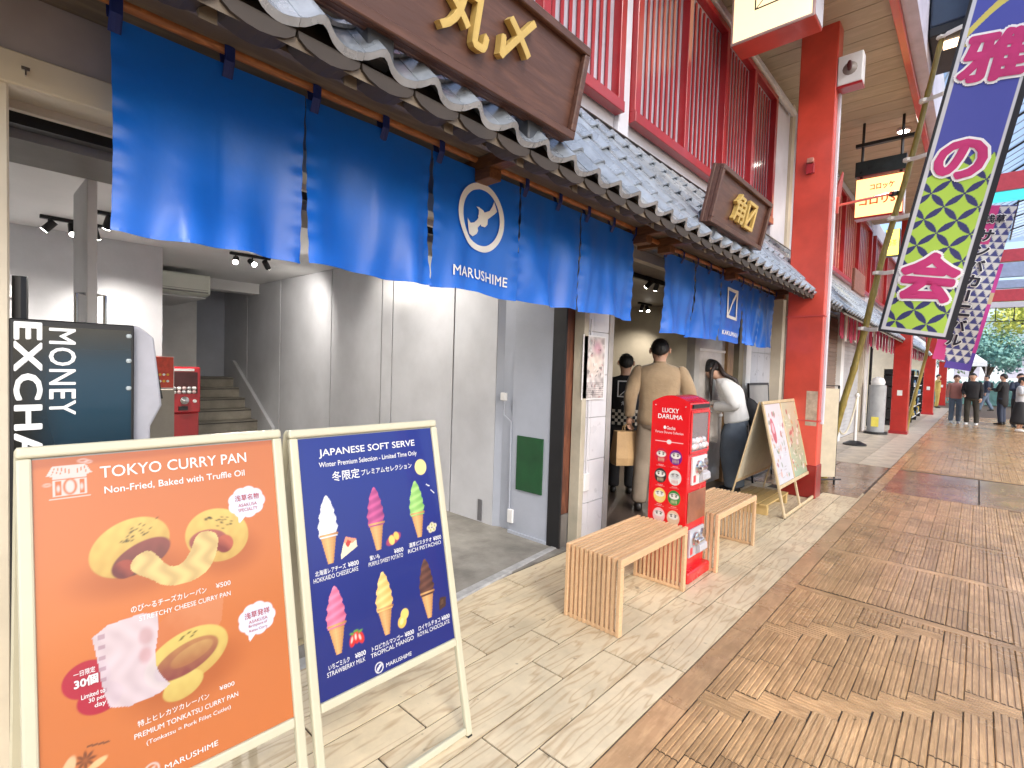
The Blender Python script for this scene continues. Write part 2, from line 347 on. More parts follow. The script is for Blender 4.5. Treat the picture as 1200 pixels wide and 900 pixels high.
def ribbed(L, W, n=4, along=True, jig=0):
    """brick with raised bars: L along x, W along y (or swapped)"""
    b = MB(); g = .0035; w = W / n; prof = []
    for k in range(n):
        a0, a1 = -W / 2 + k * w + g, -W / 2 + (k + 1) * w - g
        prof += [(a0, -.0035), (a0 + .0015, 0), (a1 - .0015, 0), (a1, -.0035)]
    prof = [(-W / 2 + .001, -.006)] + prof + [(W / 2 - .001, -.006)]
    e = L / 2 - .0025
    P = lambda x, y, z: (x, y, z) if along else (y, x, z)
    vs = [P(-e, y, z) for y, z in prof] + [P(e, y, z) for y, z in prof]; m = len(prof)
    b.add(vs, [((i, m + i, m + i + 1, i + 1) if along else (i, i + 1, m + i + 1, m + i)) for i in range(m - 1)])
    return b
BW = .10
st_me = ribbed(.35, BW).mesh('brick', brick_mat, fix=False); hd_me = ribbed(.2, .10, 4, False).mesh('brick', brick_mat2, fix=False)
st_me0 = ribbed(.30, BW).mesh('brick', brick_mat, fix=False)
cands = []          # (x, y, mesh, length, width, along)
for c in range(-60, 9):
    y = .03 + c * BW
    if y > .88: continue
    x = -1.2
    if y > -.24:
        k = round((.61 - y) / BW); busy = []
        for band in range(-5, 3):
            hx = 2.48 + .93 * band + k * BW               # start of this column's header in each diagonal band
            if hx + .1 < 3.985 and y - BW > -.24: busy.append((hx, hx + .1)); cands.append((hx + .05, y - BW / 2, 1, 0))
            if y + BW <= .88 and hx < 3.985: busy.append((hx - .1, hx))
        busy.sort(); cur = -1.2
        for s0, s1 in busy + [(3.985, 9)]:
            if s0 - cur > .03:
                m = max(1, round((s0 - cur) / .37)); l_ = (s0 - cur) / m
                for j in range(m): cands.append((cur + l_ * (j + .5), y, 0, round(l_, 3)))
            cur = max(cur, s1)
        xs = 4.07
        while xs < 8.1:
            for j in range(3): cands.append((xs + .17 + j * .335, y, 0, .335))
            xs += 1.075
    else:
        off = .18 * (c % 2); xs = -1
        while xs < 8.1: cands.append((xs + off, y, 0, .36)); xs += .36
    xs = 10.55
    while xs < 27:
        for j in range(3): cands.append((xs + .17 + j * .335, y, 0, .335))
        xs += 1.075
def score(c): return -in_view((c[0], c[1], 0)) if in_view((c[0], c[1], 0)) else 0
cands.sort(key=score)
far = MB(); far_st = ribbed(.35, BW, 2)
BM = {}
def brick_mesh(l_):
    if l_ not in BM: BM[l_] = ribbed(l_, BW).mesh('brick', brick_mat, fix=False)
    return BM[l_]
for i, (x, y, t, l_) in enumerate(cands):
    if i < 290 and in_view((x, y, 0)):
        o = link('brick', hd_me if t else brick_mesh(l_), street, (x, y, rng.uniform(-.0012, .0008)), (rng.normal(0, .002), rng.normal(0, .002), rng.normal(0, .004)))
    elif x > 0 or in_view((x, y, 0), 300):
        src = ribbed(l_, BW, 2) if t == 0 else ribbed(.2, .10, 2, False)
        dz = rng.uniform(-.0015, .001); far.add([(a + x, b + y, c + dz) for a, b, c in src.v], src.f)
tag(obj('brick_field', far, brick_mat, street, fix=False), kind='stuff')
# plain border strip, cross strips and smooth slabs
edge_me = MB().box(-.451, .451, -.060, .057, -.006, .0).mesh('border_strip', wood('border_brown_strip', (.64, .41, .22), (.52, .32, .17), 7, 6, .28, 0, .08, bump=.08, blotch=.3, stain=.25))
for k in range(60):
    link('border_strip', edge_me, street, (-1 + k * .905, .943, 0))
for x in [4.02, 5.1, 6.17, 7.25] + [10.5 + 1.075 * j for j in range(12)]:
    for j in range(4):
        obj('cross_strip', MB().box(x - .040, x + .040, .885 - 1.0 * (j + 1) + .001, .885 - 1.0 * j - .001, -.006, -.001), brick_mat2, street)
slabm = MB().box(-.52, .52, -.47, .47, -.006, .001).mesh('smooth_slab', slab_mat)
for i in range(2):
    for j in range(6): link('smooth_slab', slabm, street, (8.75 + i * 1.06, .41 - j * .96, 0))
slab2 = MB().box(-.72, .72, -.33, .33, -.006, .002).mesh('smooth_slab', slab_mat)
for i in range(2):
    for j in range(2): link('smooth_slab', slab2, sidewalk, (8.2 + i * 1.46, 1.36 + j * .68, 0))
# plank tiles
plank_me = MB().box(-.4455, .4455, -.0958, .0958, -.006, .0).mesh('plank', plank_mat)
half_me = MB().box(-.22, .22, -.0975, .0975, -.006, .0).mesh('plank', plank_mat)
starts = [1.54, 1.42, 1.07, 1.30, .95, 1.20, .80]
for r in range(7):
    y = 1.105 + r * .2; x = starts[r] - 2.7
    while x < 7.4:
        if x + .45 < 7.42: link('plank', plank_me, sidewalk, (x + .45, y, rng.uniform(-.0008, .0008)))
        elif x < 7.2:
            w = 7.44 - x; obj('plank', MB().box(x + .003, 7.44, y - .0975, y + .0975, -.006, 0), plank_mat, sidewalk)
        x += .9
sl_me = MB().box(-.297, .297, -.227, .227, -.006, .001).mesh('paving_slab', slab_pale)
for i in range(40):
    for j in range(3): link('paving_slab', sl_me, sidewalk, (10.75 + i * .6, 1.24 + j * .46, 0))

# ================================================================ SHOP BUILDING
shop = thing('shop_building', 'two-storey shop building with silver tiled eave, red lattice windows and open grey-walled shopfront', 'building', (0, 2.4, 0))
P = lambda n, mb, m, **k: obj(n, mb, m, shop, True, **k)
Rn = rng.uniform
# --- floors
P('threshold', MB().prism([(-.4, 2.42), (2.0, 2.42), (3.42, 2.56), (3.42, 2.5), (2.0, 2.34), (-.4, 2.34)], lambda a, b, d: (a, b, d), -.03, .012), M('worn_threshold', (.42, .42, .42), .6, var=.3, ns=12, dirt=.3), bevel=.008)
P('concrete_floor', MB().box(-2.5, 3.4, 2.42, 10.6, -.06, .006), concrete)
P('tiled_floor', MB().box(3.4, 12.9, 2.42, 7, -.06, .004), dark_floor)
# --- left pillar and header
P('end_pillar', MB().box(-.5, .118, 2.3, 2.5, 0, 2.36), beige_metal, bevel=.006)
P('header_panel', MB().box(-.5, 3.9, 2.31, 2.36, 2.44, 3.32), mauve_wall)
P('header_fascia', MB().box(-.5, 3.34, 2.285, 2.36, 2.335, 2.438), M('cream_fascia', (.62, .54, .40), .45, var=.05, dirt=.15), bevel=.004)
P('shutter_box', MB().box(-.5, 3.34, 2.362, 2.66, 2.37, 2.55), beige_metal, bevel=.004)
P('shutter_rail', MB().box(-.5, 3.34, 2.64, 2.70, 2.325, 2.37), dark_metal)
P('shutter_rail', MB().box(-.5, 3.34, 2.53, 2.56, 2.34, 2.37), beige_metal)
P('ceiling_beam', MB().box(-.5, 3.34, 2.74, 3.1, 2.30, 2.72), M('grey_beam', (.22, .21, .20), .6, dirt=.2))
P('ceiling_beam', MB().box(-.5, 3.34, 3.1, 3.2, 2.34, 2.72), M('pale_beam', (.38, .37, .33), .6, dirt=.2))
P('hook_plate', MB().box(.145, .165, 2.275, 2.286, 2.385, 2.395).box(.153, .157, 2.272, 2.286, 2.368, 2.388), steel)
# --- interior
P('ceiling', MB().box(-2.5, 3.35, 3.2, 10.6, 2.68, 2.74), ceil_mat)
P('left_wall', MB().box(-.55, -.5, 2.5, 6.8, 0, 2.7), grey_wall)
P('front_inner_wall', MB().box(-.55, 1.56, 6.75, 6.95, 0, 2.679), grey_wall)
P('passage_wall', MB().box(1.40, 1.56, 6.95, 10.3, 0, 2.679), grey_wall)
P('back_wall', MB().box(1.0, 3.4, 10.3, 10.45, 0, 2.679), grey_wall2)
P('light_painted_panel', MB().box(1.56, 2.80, 9.95, 10.298, 0, 2.679), white_paint)  # white paint carries the light falling on this stretch of wall
P('lintel_beam', MB().box(1.56, 3.345, 8.7, 9.0, 2.52, 2.679), ceil_mat)
ys = [3.26, 3.87, 4.93, 5.15, 6.33, 7.9, 9.2, 10.3]
P('panel_backing', MB().box(3.375, 3.42, 3.26, 10.3, 0, 2.9), black_paint)
for a, b in zip(ys[:-1], ys[1:]):
    P('wall_panel', MB().box(3.35, 3.372, a + .009, b - .009, .0, 2.679), grey_wall, bevel=.002)
P('wall_recess', MB().prism([(3.35, 3.262), (3.385, 3.2), (3.385, 3.06), (3.34, 3.04), (3.42, 3.04), (3.42, 3.262)], lambda a, b, d: (a, b, d), 0, 2.679), grey_wall2)
P('side_wall', MB().box(3.335, 3.42, 2.6, 3.04, 0, 2.679), grey_wall2, bevel=.004)
P('floor_grille', MB().box(3.340, 3.35, 3.40, 3.45, .02, .22), M('grille_grey', (.12, .12, .13), .5))
P('skirting_edge', MB().box(3.32, 3.335, 2.6, 3.04, 0, .03), grey_wall2)
P('switch_plate', MB().box(3.30, 3.335, 3.10, 3.16, 1.18, 1.25), white_paint, bevel=.004)
P('conduit', MB().tube([(3.325, 3.13, 1.18), (3.325, 3.13, 1.05), (3.325, 3.04, 1.0), (3.325, 3.03, .2)], .006), grey_wall2)
P('socket_box', MB().box(3.31, 3.335, 2.98, 3.04, .10, .22), white_paint, bevel=.004)
P('green_board', MB().box(3.322, 3.335, 2.67, 2.96, .41, .885), M('dark_green_felt', (.008, .065, .02), .8, var=.2))
P('switch_plate', MB().box(.33, .40, 6.72, 6.75, 1.98, 2.10), white_paint, bevel=.004)
# stairs
stair = P('staircase', MB().box(2.0, 3.33, 9.97, 10.29, 1.05, 1.10), concrete)
nst = 7
step_mat = M('stair_concrete', (.30, .275, .23), .6, var=.2, ns=5, bump=.15, dirt=.35)
nose = M('stair_nosing', (.05, .045, .04), .6)
for k in range(nst):
    y0 = 8.08 + .27 * k - .3; z1 = .32 - .16 + .16 * k - .0
    s = P('step', MB().box(2.2, 3.33, y0 + .27, 10.28 - .0 * k, z1 - .158, z1), step_mat); s.parent = stair
    s.location = wloc(shop) * 0 + Vector((0, 0, 0))
    q = P('nosing', MB().box(2.2, 3.325, y0 + .262, y0 + .285, z1 - .028, z1 - .012), nose); q.parent = stair
q = P('stringer', MB().prism([(7.9, 0), (8.05, .42), (9.72, 1.42), (9.95, 1.42), (9.95, 1.1), (8.1, 0)], lambda a, b, d: (d, a, b), 3.30, 3.348), grey_wall); q.parent = stair
# door frame posts, tiled pillar
wood_old = wood('worn_brown_post', (.20, .07, .035), (.10, .035, .02), 5, 8, .6, 2, .03)
P('brown_post', MB().box(3.34, 3.46, 2.48, 2.595, .28, 2.36), wood_old, bevel=.004)
P('post_base', MB().box(3.335, 3.465, 2.475, 2.595, .0, .278), M('grey_base', (.16, .15, .14), .7, dirt=.3), bevel=.004)
P('post_shadow_gap', MB().box(3.325, 3.345, 2.47, 2.6, 0, 2.36), black_paint)
P('cream_post', MB().box(3.44, 3.50, 2.37, 2.47, 0, 2.5), M('cream_post_paint', (.50, .46, .36), .5, dirt=.2), bevel=.004)
P('post_gap', MB().box(3.50, 3.515, 2.40, 2.45, 0, 2.5), black_paint)
ptile = M('white_wall_tile', (.66, .66, .69), .3, var=.06, dirt=.12, ov=.04, coat=.2)
pil = P('tiled_pillar', MB().box(3.53, 3.83, 2.40, 2.58, 0, 2.6), M('tile_joint', (.3, .3, .3), .7))
for k in range(7):
    for (a, b) in ((3.527, 3.60), (3.603, 3.83)):
        o = P('wall_tile', MB().box(a, b, 2.388, 2.40, .36 * k + .003, .36 * k + .357), ptile); o.parent = pil
P('pillar_trim', MB().box(3.832, 3.90, 2.375, 2.5, 0, 2.5), M('grey_trim', (.36, .34, .32), .5, dirt=.2), bevel=.004)
P('pipe_box', MB().box(3.50, 3.58, 2.36, 2.388, .47, .62), white_paint, bevel=.005)
P('conduit', MB().tube([(3.545, 2.378, .62), (3.545, 2.378, 1.9)], .005), ptile)
for xx in (3.3, 3.44, 3.9, 7.6): pass
# --- second shop front, right of the pillar
warm_wall = M('warm_shop_wall', (.46, .40, .30), .6, var=.1, dirt=.1)
P('back_wall', MB().box(3.4, 12.9, 6.6, 6.7, 0, 2.9), warm_wall)
P('partition_wall', MB().box(3.4, 3.45, 2.6, 6.6, 0, 2.9), warm_wall)
P('ceiling', MB().box(3.42, 12.9, 2.42, 6.6, 2.66, 2.72), M('shop_ceiling', (.34, .30, .25), .6, dirt=.1))
P('ceiling_rail', MB().box(3.9, 7.5, 3.1, 3.14, 2.60, 2.655), dark_metal)
P('ceiling_rail', MB().box(3.9, 7.5, 2.48, 2.56, 2.56, 2.655), beige_metal)
P('header_panel', MB().box(3.9, 8.75, 2.31, 2.36, 2.66, 3.32), mauve_wall)
P('door_post', MB().box(5.93, 6.07, 2.5, 2.6, 0, 2.6), M('grey_post', (.30, .29, .27), .5))
P('glass_panel', MB().box(6.07, 7.0, 2.54, 2.55, .05, 2.5), M('reflection_grey_glass', (.42, .39, .36), .15, var=.25, ns=3))  # mottled grey puts the pane's reflections into its colour
for z in (.9, 1.75): P('glazing_bar', MB().box(6.07, 7.0, 2.53, 2.56, z, z + .03), white_paint)
P('wooden_post', MB().box(7.0, 7.22, 2.5, 2.6, 0, 2.6), wood('tan_post', (.36, .22, .10), (.22, .12, .05), 6, 8, .5, 2))
P('door_gap', MB().box(7.22, 7.38, 2.56, 2.6, 0, 2.6), black_paint)
P('door_post', MB().box(7.38, 7.56, 2.48, 2.6, 0, 2.6), M('olive_post', (.28, .24, .16), .5))
P('white_post', MB().box(7.56, 7.76, 2.44, 2.6, 0, 2.6), white_paint)
wp = P('tiled_wall', MB().box(7.76, 8.7, 2.46, 2.6, 0, 3.4), M('tile_joint', (.3, .3, .3), .7))
for i in range(3):
    for k in range(7):
        o = P('wall_tile', MB().box(7.765 + i * .313, 8.073 + i * .313, 2.446, 2.46, .45 * k + .003, .45 * k + .447), M('bluish_wall_tile', (.40, .41, .46), .3, var=.06, ov=.04) if (i, k) == (0, 0) else bpy.data.materials['bluish_wall_tile']); o.parent = wp
P('shop_counter', MB().box(4.6, 6.2, 4.6, 5.1, .0, .95), M('dark_counter', (.03, .025, .02), .4))
P('wall_picture', MB().box(7.4, 7.9, 6.56, 6.6, 1.5, 2.1).box(7.46, 7.84, 6.55, 6.56, 1.56, 2.04), [black_paint])
P('end_wall', MB().box(8.7, 8.85, 2.3, 6.7, 0, 5.9), beige_metal)

# --- eave with individual tiles
Y0, Z0, SLP = 1.5, 2.45, 1.2
def slope(y): return Z0 + SLP * (y - Y0)
eave = P('tiled_eave', MB().prism([(1.53, slope(1.53) - .075), (2.30, slope(2.30) - .075), (2.30, slope(2.3) - .045), (1.53, slope(1.53) - .045)], lambda a, b, d: (d, a, b), -.6, 8.6), soffit_wood)
ln = math.hypot(1, SLP); ang = math.atan(SLP)
def wave(u):
    d = min(abs(u - .28), abs(u - 1.28), abs(u + .72)); return .040 * math.exp(-(d / .17) ** 2) - .012 * math.exp(-((u - .76) / .2) ** 2) - .008
def tile_mb(L, over=.05, lip=True):
    b = MB(); n = 14; w = .2096; th = .014
    rows = [(-.0, 0), (L + over, -.012)]
    top = lambda i, s, dz: ((i / n) * w, s, wave(i / n) + dz)
    vs = []
    for s, dz in rows:
        for i in range(n + 1): vs.append(top(i, s, dz + th))
        for i in range(n + 1): vs.append(top(i, s, dz))
    N = n + 1; fs = []
    for i in range(n):
        fs += [(i, i + 1, 2 * N + i + 1, 2 * N + i), (N + i, 3 * N + i, 3 * N + i + 1, N + i + 1), (i, N + i, N + i + 1, i + 1)]
    fs += [(0, 2 * N, 3 * N, N), (n, N + n, 3 * N + n, 2 * N + n)]
    b.add(vs, fs); return b
def eave_tile_mb(L):
    b = tile_mb(L); n = 14
    for i in range(n):                              # rolled drip lip under the front edge
        x0, x1 = i / n * .2096, (i + 1) / n * .2096; z0, z1 = wave(i / n), wave((i + 1) / n)
        b.quad((x0, -.002, z0 + .014), (x1, -.002, z1 + .014), (x1, -.007, z1 - .010), (x0, -.007, z0 - .010))
    return b
exps = [(1.5, .11), (1.61, .235), (1.845, .235), (2.08, .16)]
tms = [eave_tile_mb(.11 * ln).mesh('roof_tile', tile_mat, 'a'), tile_mb(.235 * ln).mesh('roof_tile', tile_mat, 'a'), None, tile_mb(.16 * ln).mesh('roof_tile', tile_mat, 'a')]
tms[2] = tms[1]
base = wloc(eave)
for r, (y, e) in enumerate(exps):
    for k in range(44):
        x = -.58 + k * .21
        o = link('roof_tile', tms[r], eave, Vector((x, y, slope(y) + .028)) - base, (ang - .045 + rng.normal(0, .004), rng.normal(0, .006), 0))
# flashing at the top and rounded under-tiles
q = P('ridge_flashing', MB().tube([(-.6, 2.22, slope(2.22) + .05), (8.6, 2.22, slope(2.22) + .05)], .022, 6), dark_metal)
q = P('ridge_flashing', MB().box(-.6, 8.6, 2.235, 2.30, slope(2.22) + .02, slope(2.22) + .085), M('roof_flashing', (.10, .10, .11), .5))
for k in range(21):
    x = -.4 + k * .42
    P('rafter', MB().prism([(1.57, slope(1.57) - .14), (2.3, slope(2.3) - .14), (2.3, slope(2.3) - .078), (1.57, slope(1.57) - .078)], lambda a, b, d: (d, a, b), x, x + .045), soffit_wood).parent = eave
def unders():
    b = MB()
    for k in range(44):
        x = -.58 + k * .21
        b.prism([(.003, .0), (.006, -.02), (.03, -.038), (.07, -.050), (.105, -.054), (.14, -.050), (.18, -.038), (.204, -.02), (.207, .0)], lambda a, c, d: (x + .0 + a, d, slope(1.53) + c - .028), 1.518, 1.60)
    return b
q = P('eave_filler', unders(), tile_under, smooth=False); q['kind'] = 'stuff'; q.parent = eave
P('fascia_board', MB().box(-.6, 8.6, 1.602, 1.63, 2.43, 2.50), soffit_wood).parent = eave
P('soffit_board', MB().box(-.6, 8.6, 1.632, 2.302, 2.63, 2.645), soffit_wood).parent = eave
for x in (1.98, 3.72, 4.14, 5.7, 7.55):
    P('eave_bracket', MB().box(x - .04, x + .04, 1.60, 2.30, 2.56, 2.63).box(x - .045, x + .045, 1.98, 2.10, 2.50, 2.56), bracket_wood, bevel=.004).parent = eave
# --- upper wall and windows
P('upper_wall', MB().box(-.6, 8.7, 2.34, 2.5, 3.2, 5.9), lilac_wall)
P('white_pilaster', MB().box(3.70, 3.86, 2.29, 2.34, 3.3, 5.9), lilac_wall, bevel=.005)
P('white_pilaster', MB().box(7.76, 7.84, 2.27, 2.34, 3.3, 5.36), lilac_wall, bevel=.005)
P('pipe', MB().tube([(-.6, 2.27, 5.44), (8.6, 2.27, 5.44)], .05, 8), M('silver_pipe', (.55, .54, .52), .35, metal=.5))
slat_me = MB().box(-.017, .017, -.010, .0, 0, 1.57).mesh('slat', red_deep)
def lattice(x0, x1, secs, z0=3.62, z1=5.34, parent=shop, y=2.34, pitch=.098, sl=None, pane=glass_reflect):
    Wn = obj('lattice_window', MB().box(x0, x1, y - .02, y - .002, z0, z1), pane, parent, True)
    obj('window_sill', MB().box(x0, x1, y - .11, y - .02, z0 - .04, z0 + .05), red_deep, Wn, True, bevel=.004)
    obj('window_head', MB().box(x0, x1, y - .10, y - .02, z1 - .06, z1), red_deep, Wn, True, bevel=.004)
    for i, x in enumerate(secs):
        obj('mullion', MB().box(x - .04, x + .04, y - .10, y - .02, z0 + .05, z1 - .06), red_deep, Wn, True, bevel=.004)
    for a, b in zip(secs[:-1], secs[1:]):
        n = round((b - a - .08) / pitch)
        for k in range(1, n):
            link('slat', sl or slat_me, Wn, Vector((a + .04 + (b - a - .08) * k / n, y - .030, z0 + .05)) - wloc(Wn))
    return Wn
lattice(1.65, 3.69, [1.69, 2.68, 3.65])
lattice(3.87, 7.75, [3.91, 4.88, 5.86, 6.80, 7.71])

# ---- canopy over the street edge
can_wood = wood('canopy_board', (.52, .46, .33), (.42, .37, .26), 3, 5, .5, 1, .06, bump=.05)
can = P('canopy', MB().box(3.9, 17, .92, 2.34, 5.665, 5.75), dark_metal)
for k in range(40):
    x = 4.0 + k * .325
    o = P('canopy_board', MB().box(x + .006, x + .319, .93, 2.33, 5.64, 5.664), can_wood); o.parent = can
o = P('canopy_edge', MB().box(3.9, 17, .84, .918, 5.55, 5.80), red_paint, bevel=.005); o.parent = can
o = P('canopy_fascia', MB().box(3.9, 17, .70, .838, 5.62, 6.35), M('lilac_fascia', (.60, .58, .68), .45, dirt=.1)); o.parent = can

# ================================================================ NOREN CURTAINS
def F_st(ox, oy, oz): return lambda x, y, z: (ox + x, oy - z, oz + y)          # face looking at the street (-y)
def F_cam(ox, oy, oz): return lambda x, y, z: (ox - z, oy - x, oz + y)         # face looking back along the street (-x)
def noren_fn(x0, x1, zt, zb, y, amp, seed, flare=.0):
    r = np.random.default_rng(seed); ph = r.uniform(0, 6.28, 6); fq = r.uniform(.5, 1.3, 6)
    def surf(u, v):                                   # u along x, v from top 0 to bottom 1
        d = 0
        for i in range(4): d += math.sin(2 * math.pi * (u * (1.1 + .7 * i) * fq[i] + .35 * v * (i - 1.5)) + ph[i]) * (.5 / (1 + .5 * i))
        drape = .18 * math.sin(math.pi * u) * math.sin(math.pi * min(1, v * 1.1)) + .06 * math.sin(9 * v + 5 * u + ph[5])
        dy = amp * (d * (.10 + .9 * v ** 1.2) + drape * .9)
        pucker = .0035 * math.sin(46 * v + ph[4]) * (max(0, 1 - u / .10) + max(0, (u - .90) / .10))
        xx = x0 + (x1 - x0) * u + flare * v * (u - .5) - .006 * math.sin(math.pi * v) * (1 if u > .5 else -1)
        zz = zt + (zb - zt) * v + .008 * math.sin(2 * math.pi * u + ph[1]) * v
        return xx, y + dy + pucker, zz
    return surf
def noren(name, label, xs, zt, zb, y, amp, slit, tabs, group, marks, seeds=11, flare=0):
    t = thing(name, label, 'shop curtain', ((xs[0] + xs[-1]) / 2, y, zt + .05), group=group)
    surfs = []
    for i, (a, b) in enumerate(zip(xs[:-1], xs[1:])):
        sf = noren_fn(a + .004, b - .004, zt, zb, y, amp * (.45 if i == 2 else 1), seeds + i, flare); surfs.append((sf, a, b))
        mb = MB(); mb.grid(sf, 36, 48)
        o = obj('cloth_panel', mb, blue_cloth, t, True, smooth='all', fix=False)
        hem = MB()
        for j in range(30):
            p0, p1 = sf(j / 30, .985), sf((j + 1) / 30, .985); q0, q1 = sf(j / 30, 1), sf((j + 1) / 30, 1)
            hem.quad((p0[0], p0[1] - .003, p0[2]), (p1[0], p1[1] - .003, p1[2]), (q1[0], q1[1] - .003, q1[2]), (q0[0], q0[1] - .003, q0[2]))
        h = obj('hem', hem, blue_cloth, o, True, smooth='all', fix=False)
    top = MB()
    for x in tabs:
        o = obj('hanging_tab', MB().tube([(x, y, zt - .05), (x, y - .026, zt + .0), (x, y - .028, zt + .05), (x, y, zt + .078), (x, y + .028, zt + .05), (x, y + .015, zt + .0)], [(.018, .004)] * 6, 8), dark_blue_cloth, t, True)
    pole = MB().tube([(xs[0] - .25, y, zt + .05), (xs[-1] + .06, y, zt + .05)], .019, 14)
    obj('pole', pole, pole_wood, t, True, smooth=True)
    return t, surfs
n1, sf1 = noren('shop_curtain', 'long blue five-panel shop curtain with white bird emblem over the grey shopfront', [.335, .98, 1.64, 2.31, 2.95, 3.70], 2.575, 1.895, 2.1, .05, .2,
                [.35 + .333 * k for k in range(11)], 'blue shop curtains', None, 11)
n2, sf2 = noren('shop_curtain', 'shorter blue shop curtain with white square emblem, above the people at the far doorway', [4.22, 4.90, 5.58, 6.27, 6.90, 7.50], 2.545, 1.835, 2.1, .055, .2,
                [4.25 + .325 * k for k in range(11)], 'blue shop curtains', None, 41, -.03)
def on_surf(sf, a, b, zt, zb, off=.010):
    def f(x, y, z):
        u = (x - a) / (b - a); v = (y - zt) / (zb - zt); p = sf(min(1, max(0, u)), min(1, max(0, v))); return (p[0], p[1] - off - z, p[2])
    return f
def flat_mark(polys, mat, parent, f, name, dens=.012):
    """polygons in x,z of the curtain, cut into small triangles so that they follow the folds"""
    o = None
    for outer in polys:
        bm = bmesh.new(); vs = [bm.verts.new((x, z, 0)) for x, z in outer]; fc = bm.faces.new(vs)
        bmesh.ops.triangulate(bm, faces=bm.faces[:])
        for _ in range(3):
            es = [e for e in bm.edges if e.calc_length() > dens * 1.5]
            if es: bmesh.ops.subdivide_edges(bm, edges=es, cuts=1); bmesh.ops.triangulate(bm, faces=[f_ for f_ in bm.faces if len(f_.verts) > 3])
        for v in bm.verts: v.co = f(v.co.x, v.co.y, 0)
        me = bpy.data.meshes.new(name); w = wloc(parent)
        for v in bm.verts: v.co -= w
        bm.to_mesh(me); bm.free(); me.materials.append(mat); o = link(name, me, parent)
    return o
# bird emblem in a ring and the name, on the third panel
sf, a, b = sf1[2]; f = on_surf(sf, a, b, 2.575, 1.895); cx, cz = 1.995, 2.315
cp = [c for c in n1.children if c.name.startswith('cloth_panel')][2]
ring = MB(); N = 48
for i in range(N):
    t0, t1 = 2 * math.pi * i / N, 2 * math.pi * (i + 1) / N
    for r0, r1 in ((.152, .168), (.168, .186)):
        ring.quad(*[f(cx + r * math.cos(t), cz + r * math.sin(t) * 1.02, 0) for r, t in ((r0, t0), (r1, t0), (r1, t1), (r0, t1))])
obj('emblem', ring, print_white, cp, True, fix=False)
bird = [(0.095, 0.115), (0.125, 0.065), (0.105, 0.045), (0.055, 0.005), (0.055, -0.025), (0.035, -0.045), (0.005, -0.045), (0.005, -0.035), (-0.015, -0.055), (-0.035, -0.095), (-0.065, -0.115), (-0.095, -0.105), (-0.105, -0.075), (-0.115, -0.025), (-0.085, -0.045), (-0.055, -0.035), (-0.035, -0.015), (-0.015, 0.015), (-0.015, 0.035), (-0.045, 0.055), (-0.015, 0.055), (0.015, 0.045), (0.025, 0.035), (0.065, 0.055), (0.085, 0.085)]
_old = [(-.125, -.03), (-.115, -.055), (-.075, -.10), (-.055, -.085), (-.035, -.045), (-.012, -.028), (.012, -.052), (.03, -.052), (.036, -.036), (.028, -.012), (.05, .004), (.078, .018), (.1, .04), (.108, .075), (.088, .112), (.076, .085), (.045, .066), (.012, .05), (-.005, .048), (-.02, .078), (-.05, .088), (-.032, .064), (-.03, .045), (-.045, .018), (-.072, -.012), (-.1, -.018), (-.122, .004)]
flat_mark([[(cx + x, cz + z) for x, z in bird]], print_white, cp, f, 'emblem')
def cloth_letters(s, x0, x1, z0, z1, f, parent, bold=.012):
    w = wloc(parent); letters(s, x0, x1, z0, z1, print_white, parent, z=0, bold=bold, xf=lambda x, y, z: tuple(Vector(f(x, y, z)) - w), sp=1.08)
cloth_letters('MARUSHIME', 1.775, 2.225, 1.965, 2.022, f, cp)
sf, a, b = sf2[2]; f = on_surf(sf, a, b, 2.545, 1.835)
cp = [c for c in n2.children if c.name.startswith('cloth_panel')][2]
def bar(x0, z0, x1, z1, w):
    dx, dz = x1 - x0, z1 - z0; L = math.hypot(dx, dz); nx, nz = -dz / L * w / 2, dx / L * w / 2
    return [(x0 + nx, z0 + nz), (x0 - nx, z0 - nz), (x1 - nx, z1 - nz), (x1 + nx, z1 + nz)]
q = [(5.76, 2.11), (6.09, 2.11), (6.09, 2.42), (5.76, 2.42)]
flat_mark([[(5.745, 2.095), (6.105, 2.095), (6.105, 2.13), (5.745, 2.13)], [(5.745, 2.40), (6.105, 2.40), (6.105, 2.435), (5.745, 2.435)], [(5.745, 2.13), (5.785, 2.13), (5.785, 2.40), (5.745, 2.40)],
           [(6.065, 2.13), (6.105, 2.13), (6.105, 2.40), (6.065, 2.40)], bar(5.785, 2.13, 6.065, 2.40, .035)], print_white, cp, f, 'emblem')
cloth_letters('KAKUMASU', 5.66, 6.15, 1.905, 1.955, f, cp, .02)

# ================================================================ CARVED BOARDS ABOVE THE EAVE
def carved(name, label, x0, x1, chars, group):
    t = thing(name, label, 'sign board', (x0, 1.50, 2.58), (R(90 - 12) + R(24), 0, 0), group)      # top leans out over the street
    w, h = x1 - x0, .40
    obj('board_panel', MB().box(.0, w, .0, h, -.035, .0), brown_board, t)
    fr = [(0, w, 0, .035), (0, w, h - .035, h)]
    for a_, b_, c_, d_ in fr: obj('board_frame', MB().box(a_, b_, c_, d_, .0005, .03), brown_board, t, bevel=.004)
    for a_, b_ in ((0, .035), (w - .035, w)): obj('board_frame', MB().box(a_, b_, .0352, h - .0352, .0005, .03), brown_board, t, bevel=.004)
    obj('board_frame', MB().box(-.004, w + .004, -.004, h + .004, -.06, -.0352), brown_board, t, bevel=.004)
    for s, (a_, b_, c_, d_) in zip(chars[0], chars[1]):
        letters(s, a_, b_, c_, d_, gold, t, z=.004, bold=.020, dz=.0004, extrude=.10, bevel=.0, name='carved_character')
    for xx in (w * .18, w * .82):
        obj('bracket', MB().prism([(-.16, .10), (-.05, -.10), (-.001, -.08), (-.062, .18)], lambda a, b, d: (d, b, a), xx - .05, xx + .05), M('slate_block', (.05, .055, .065), .5, var=.2), t, bevel=.006)
    return t
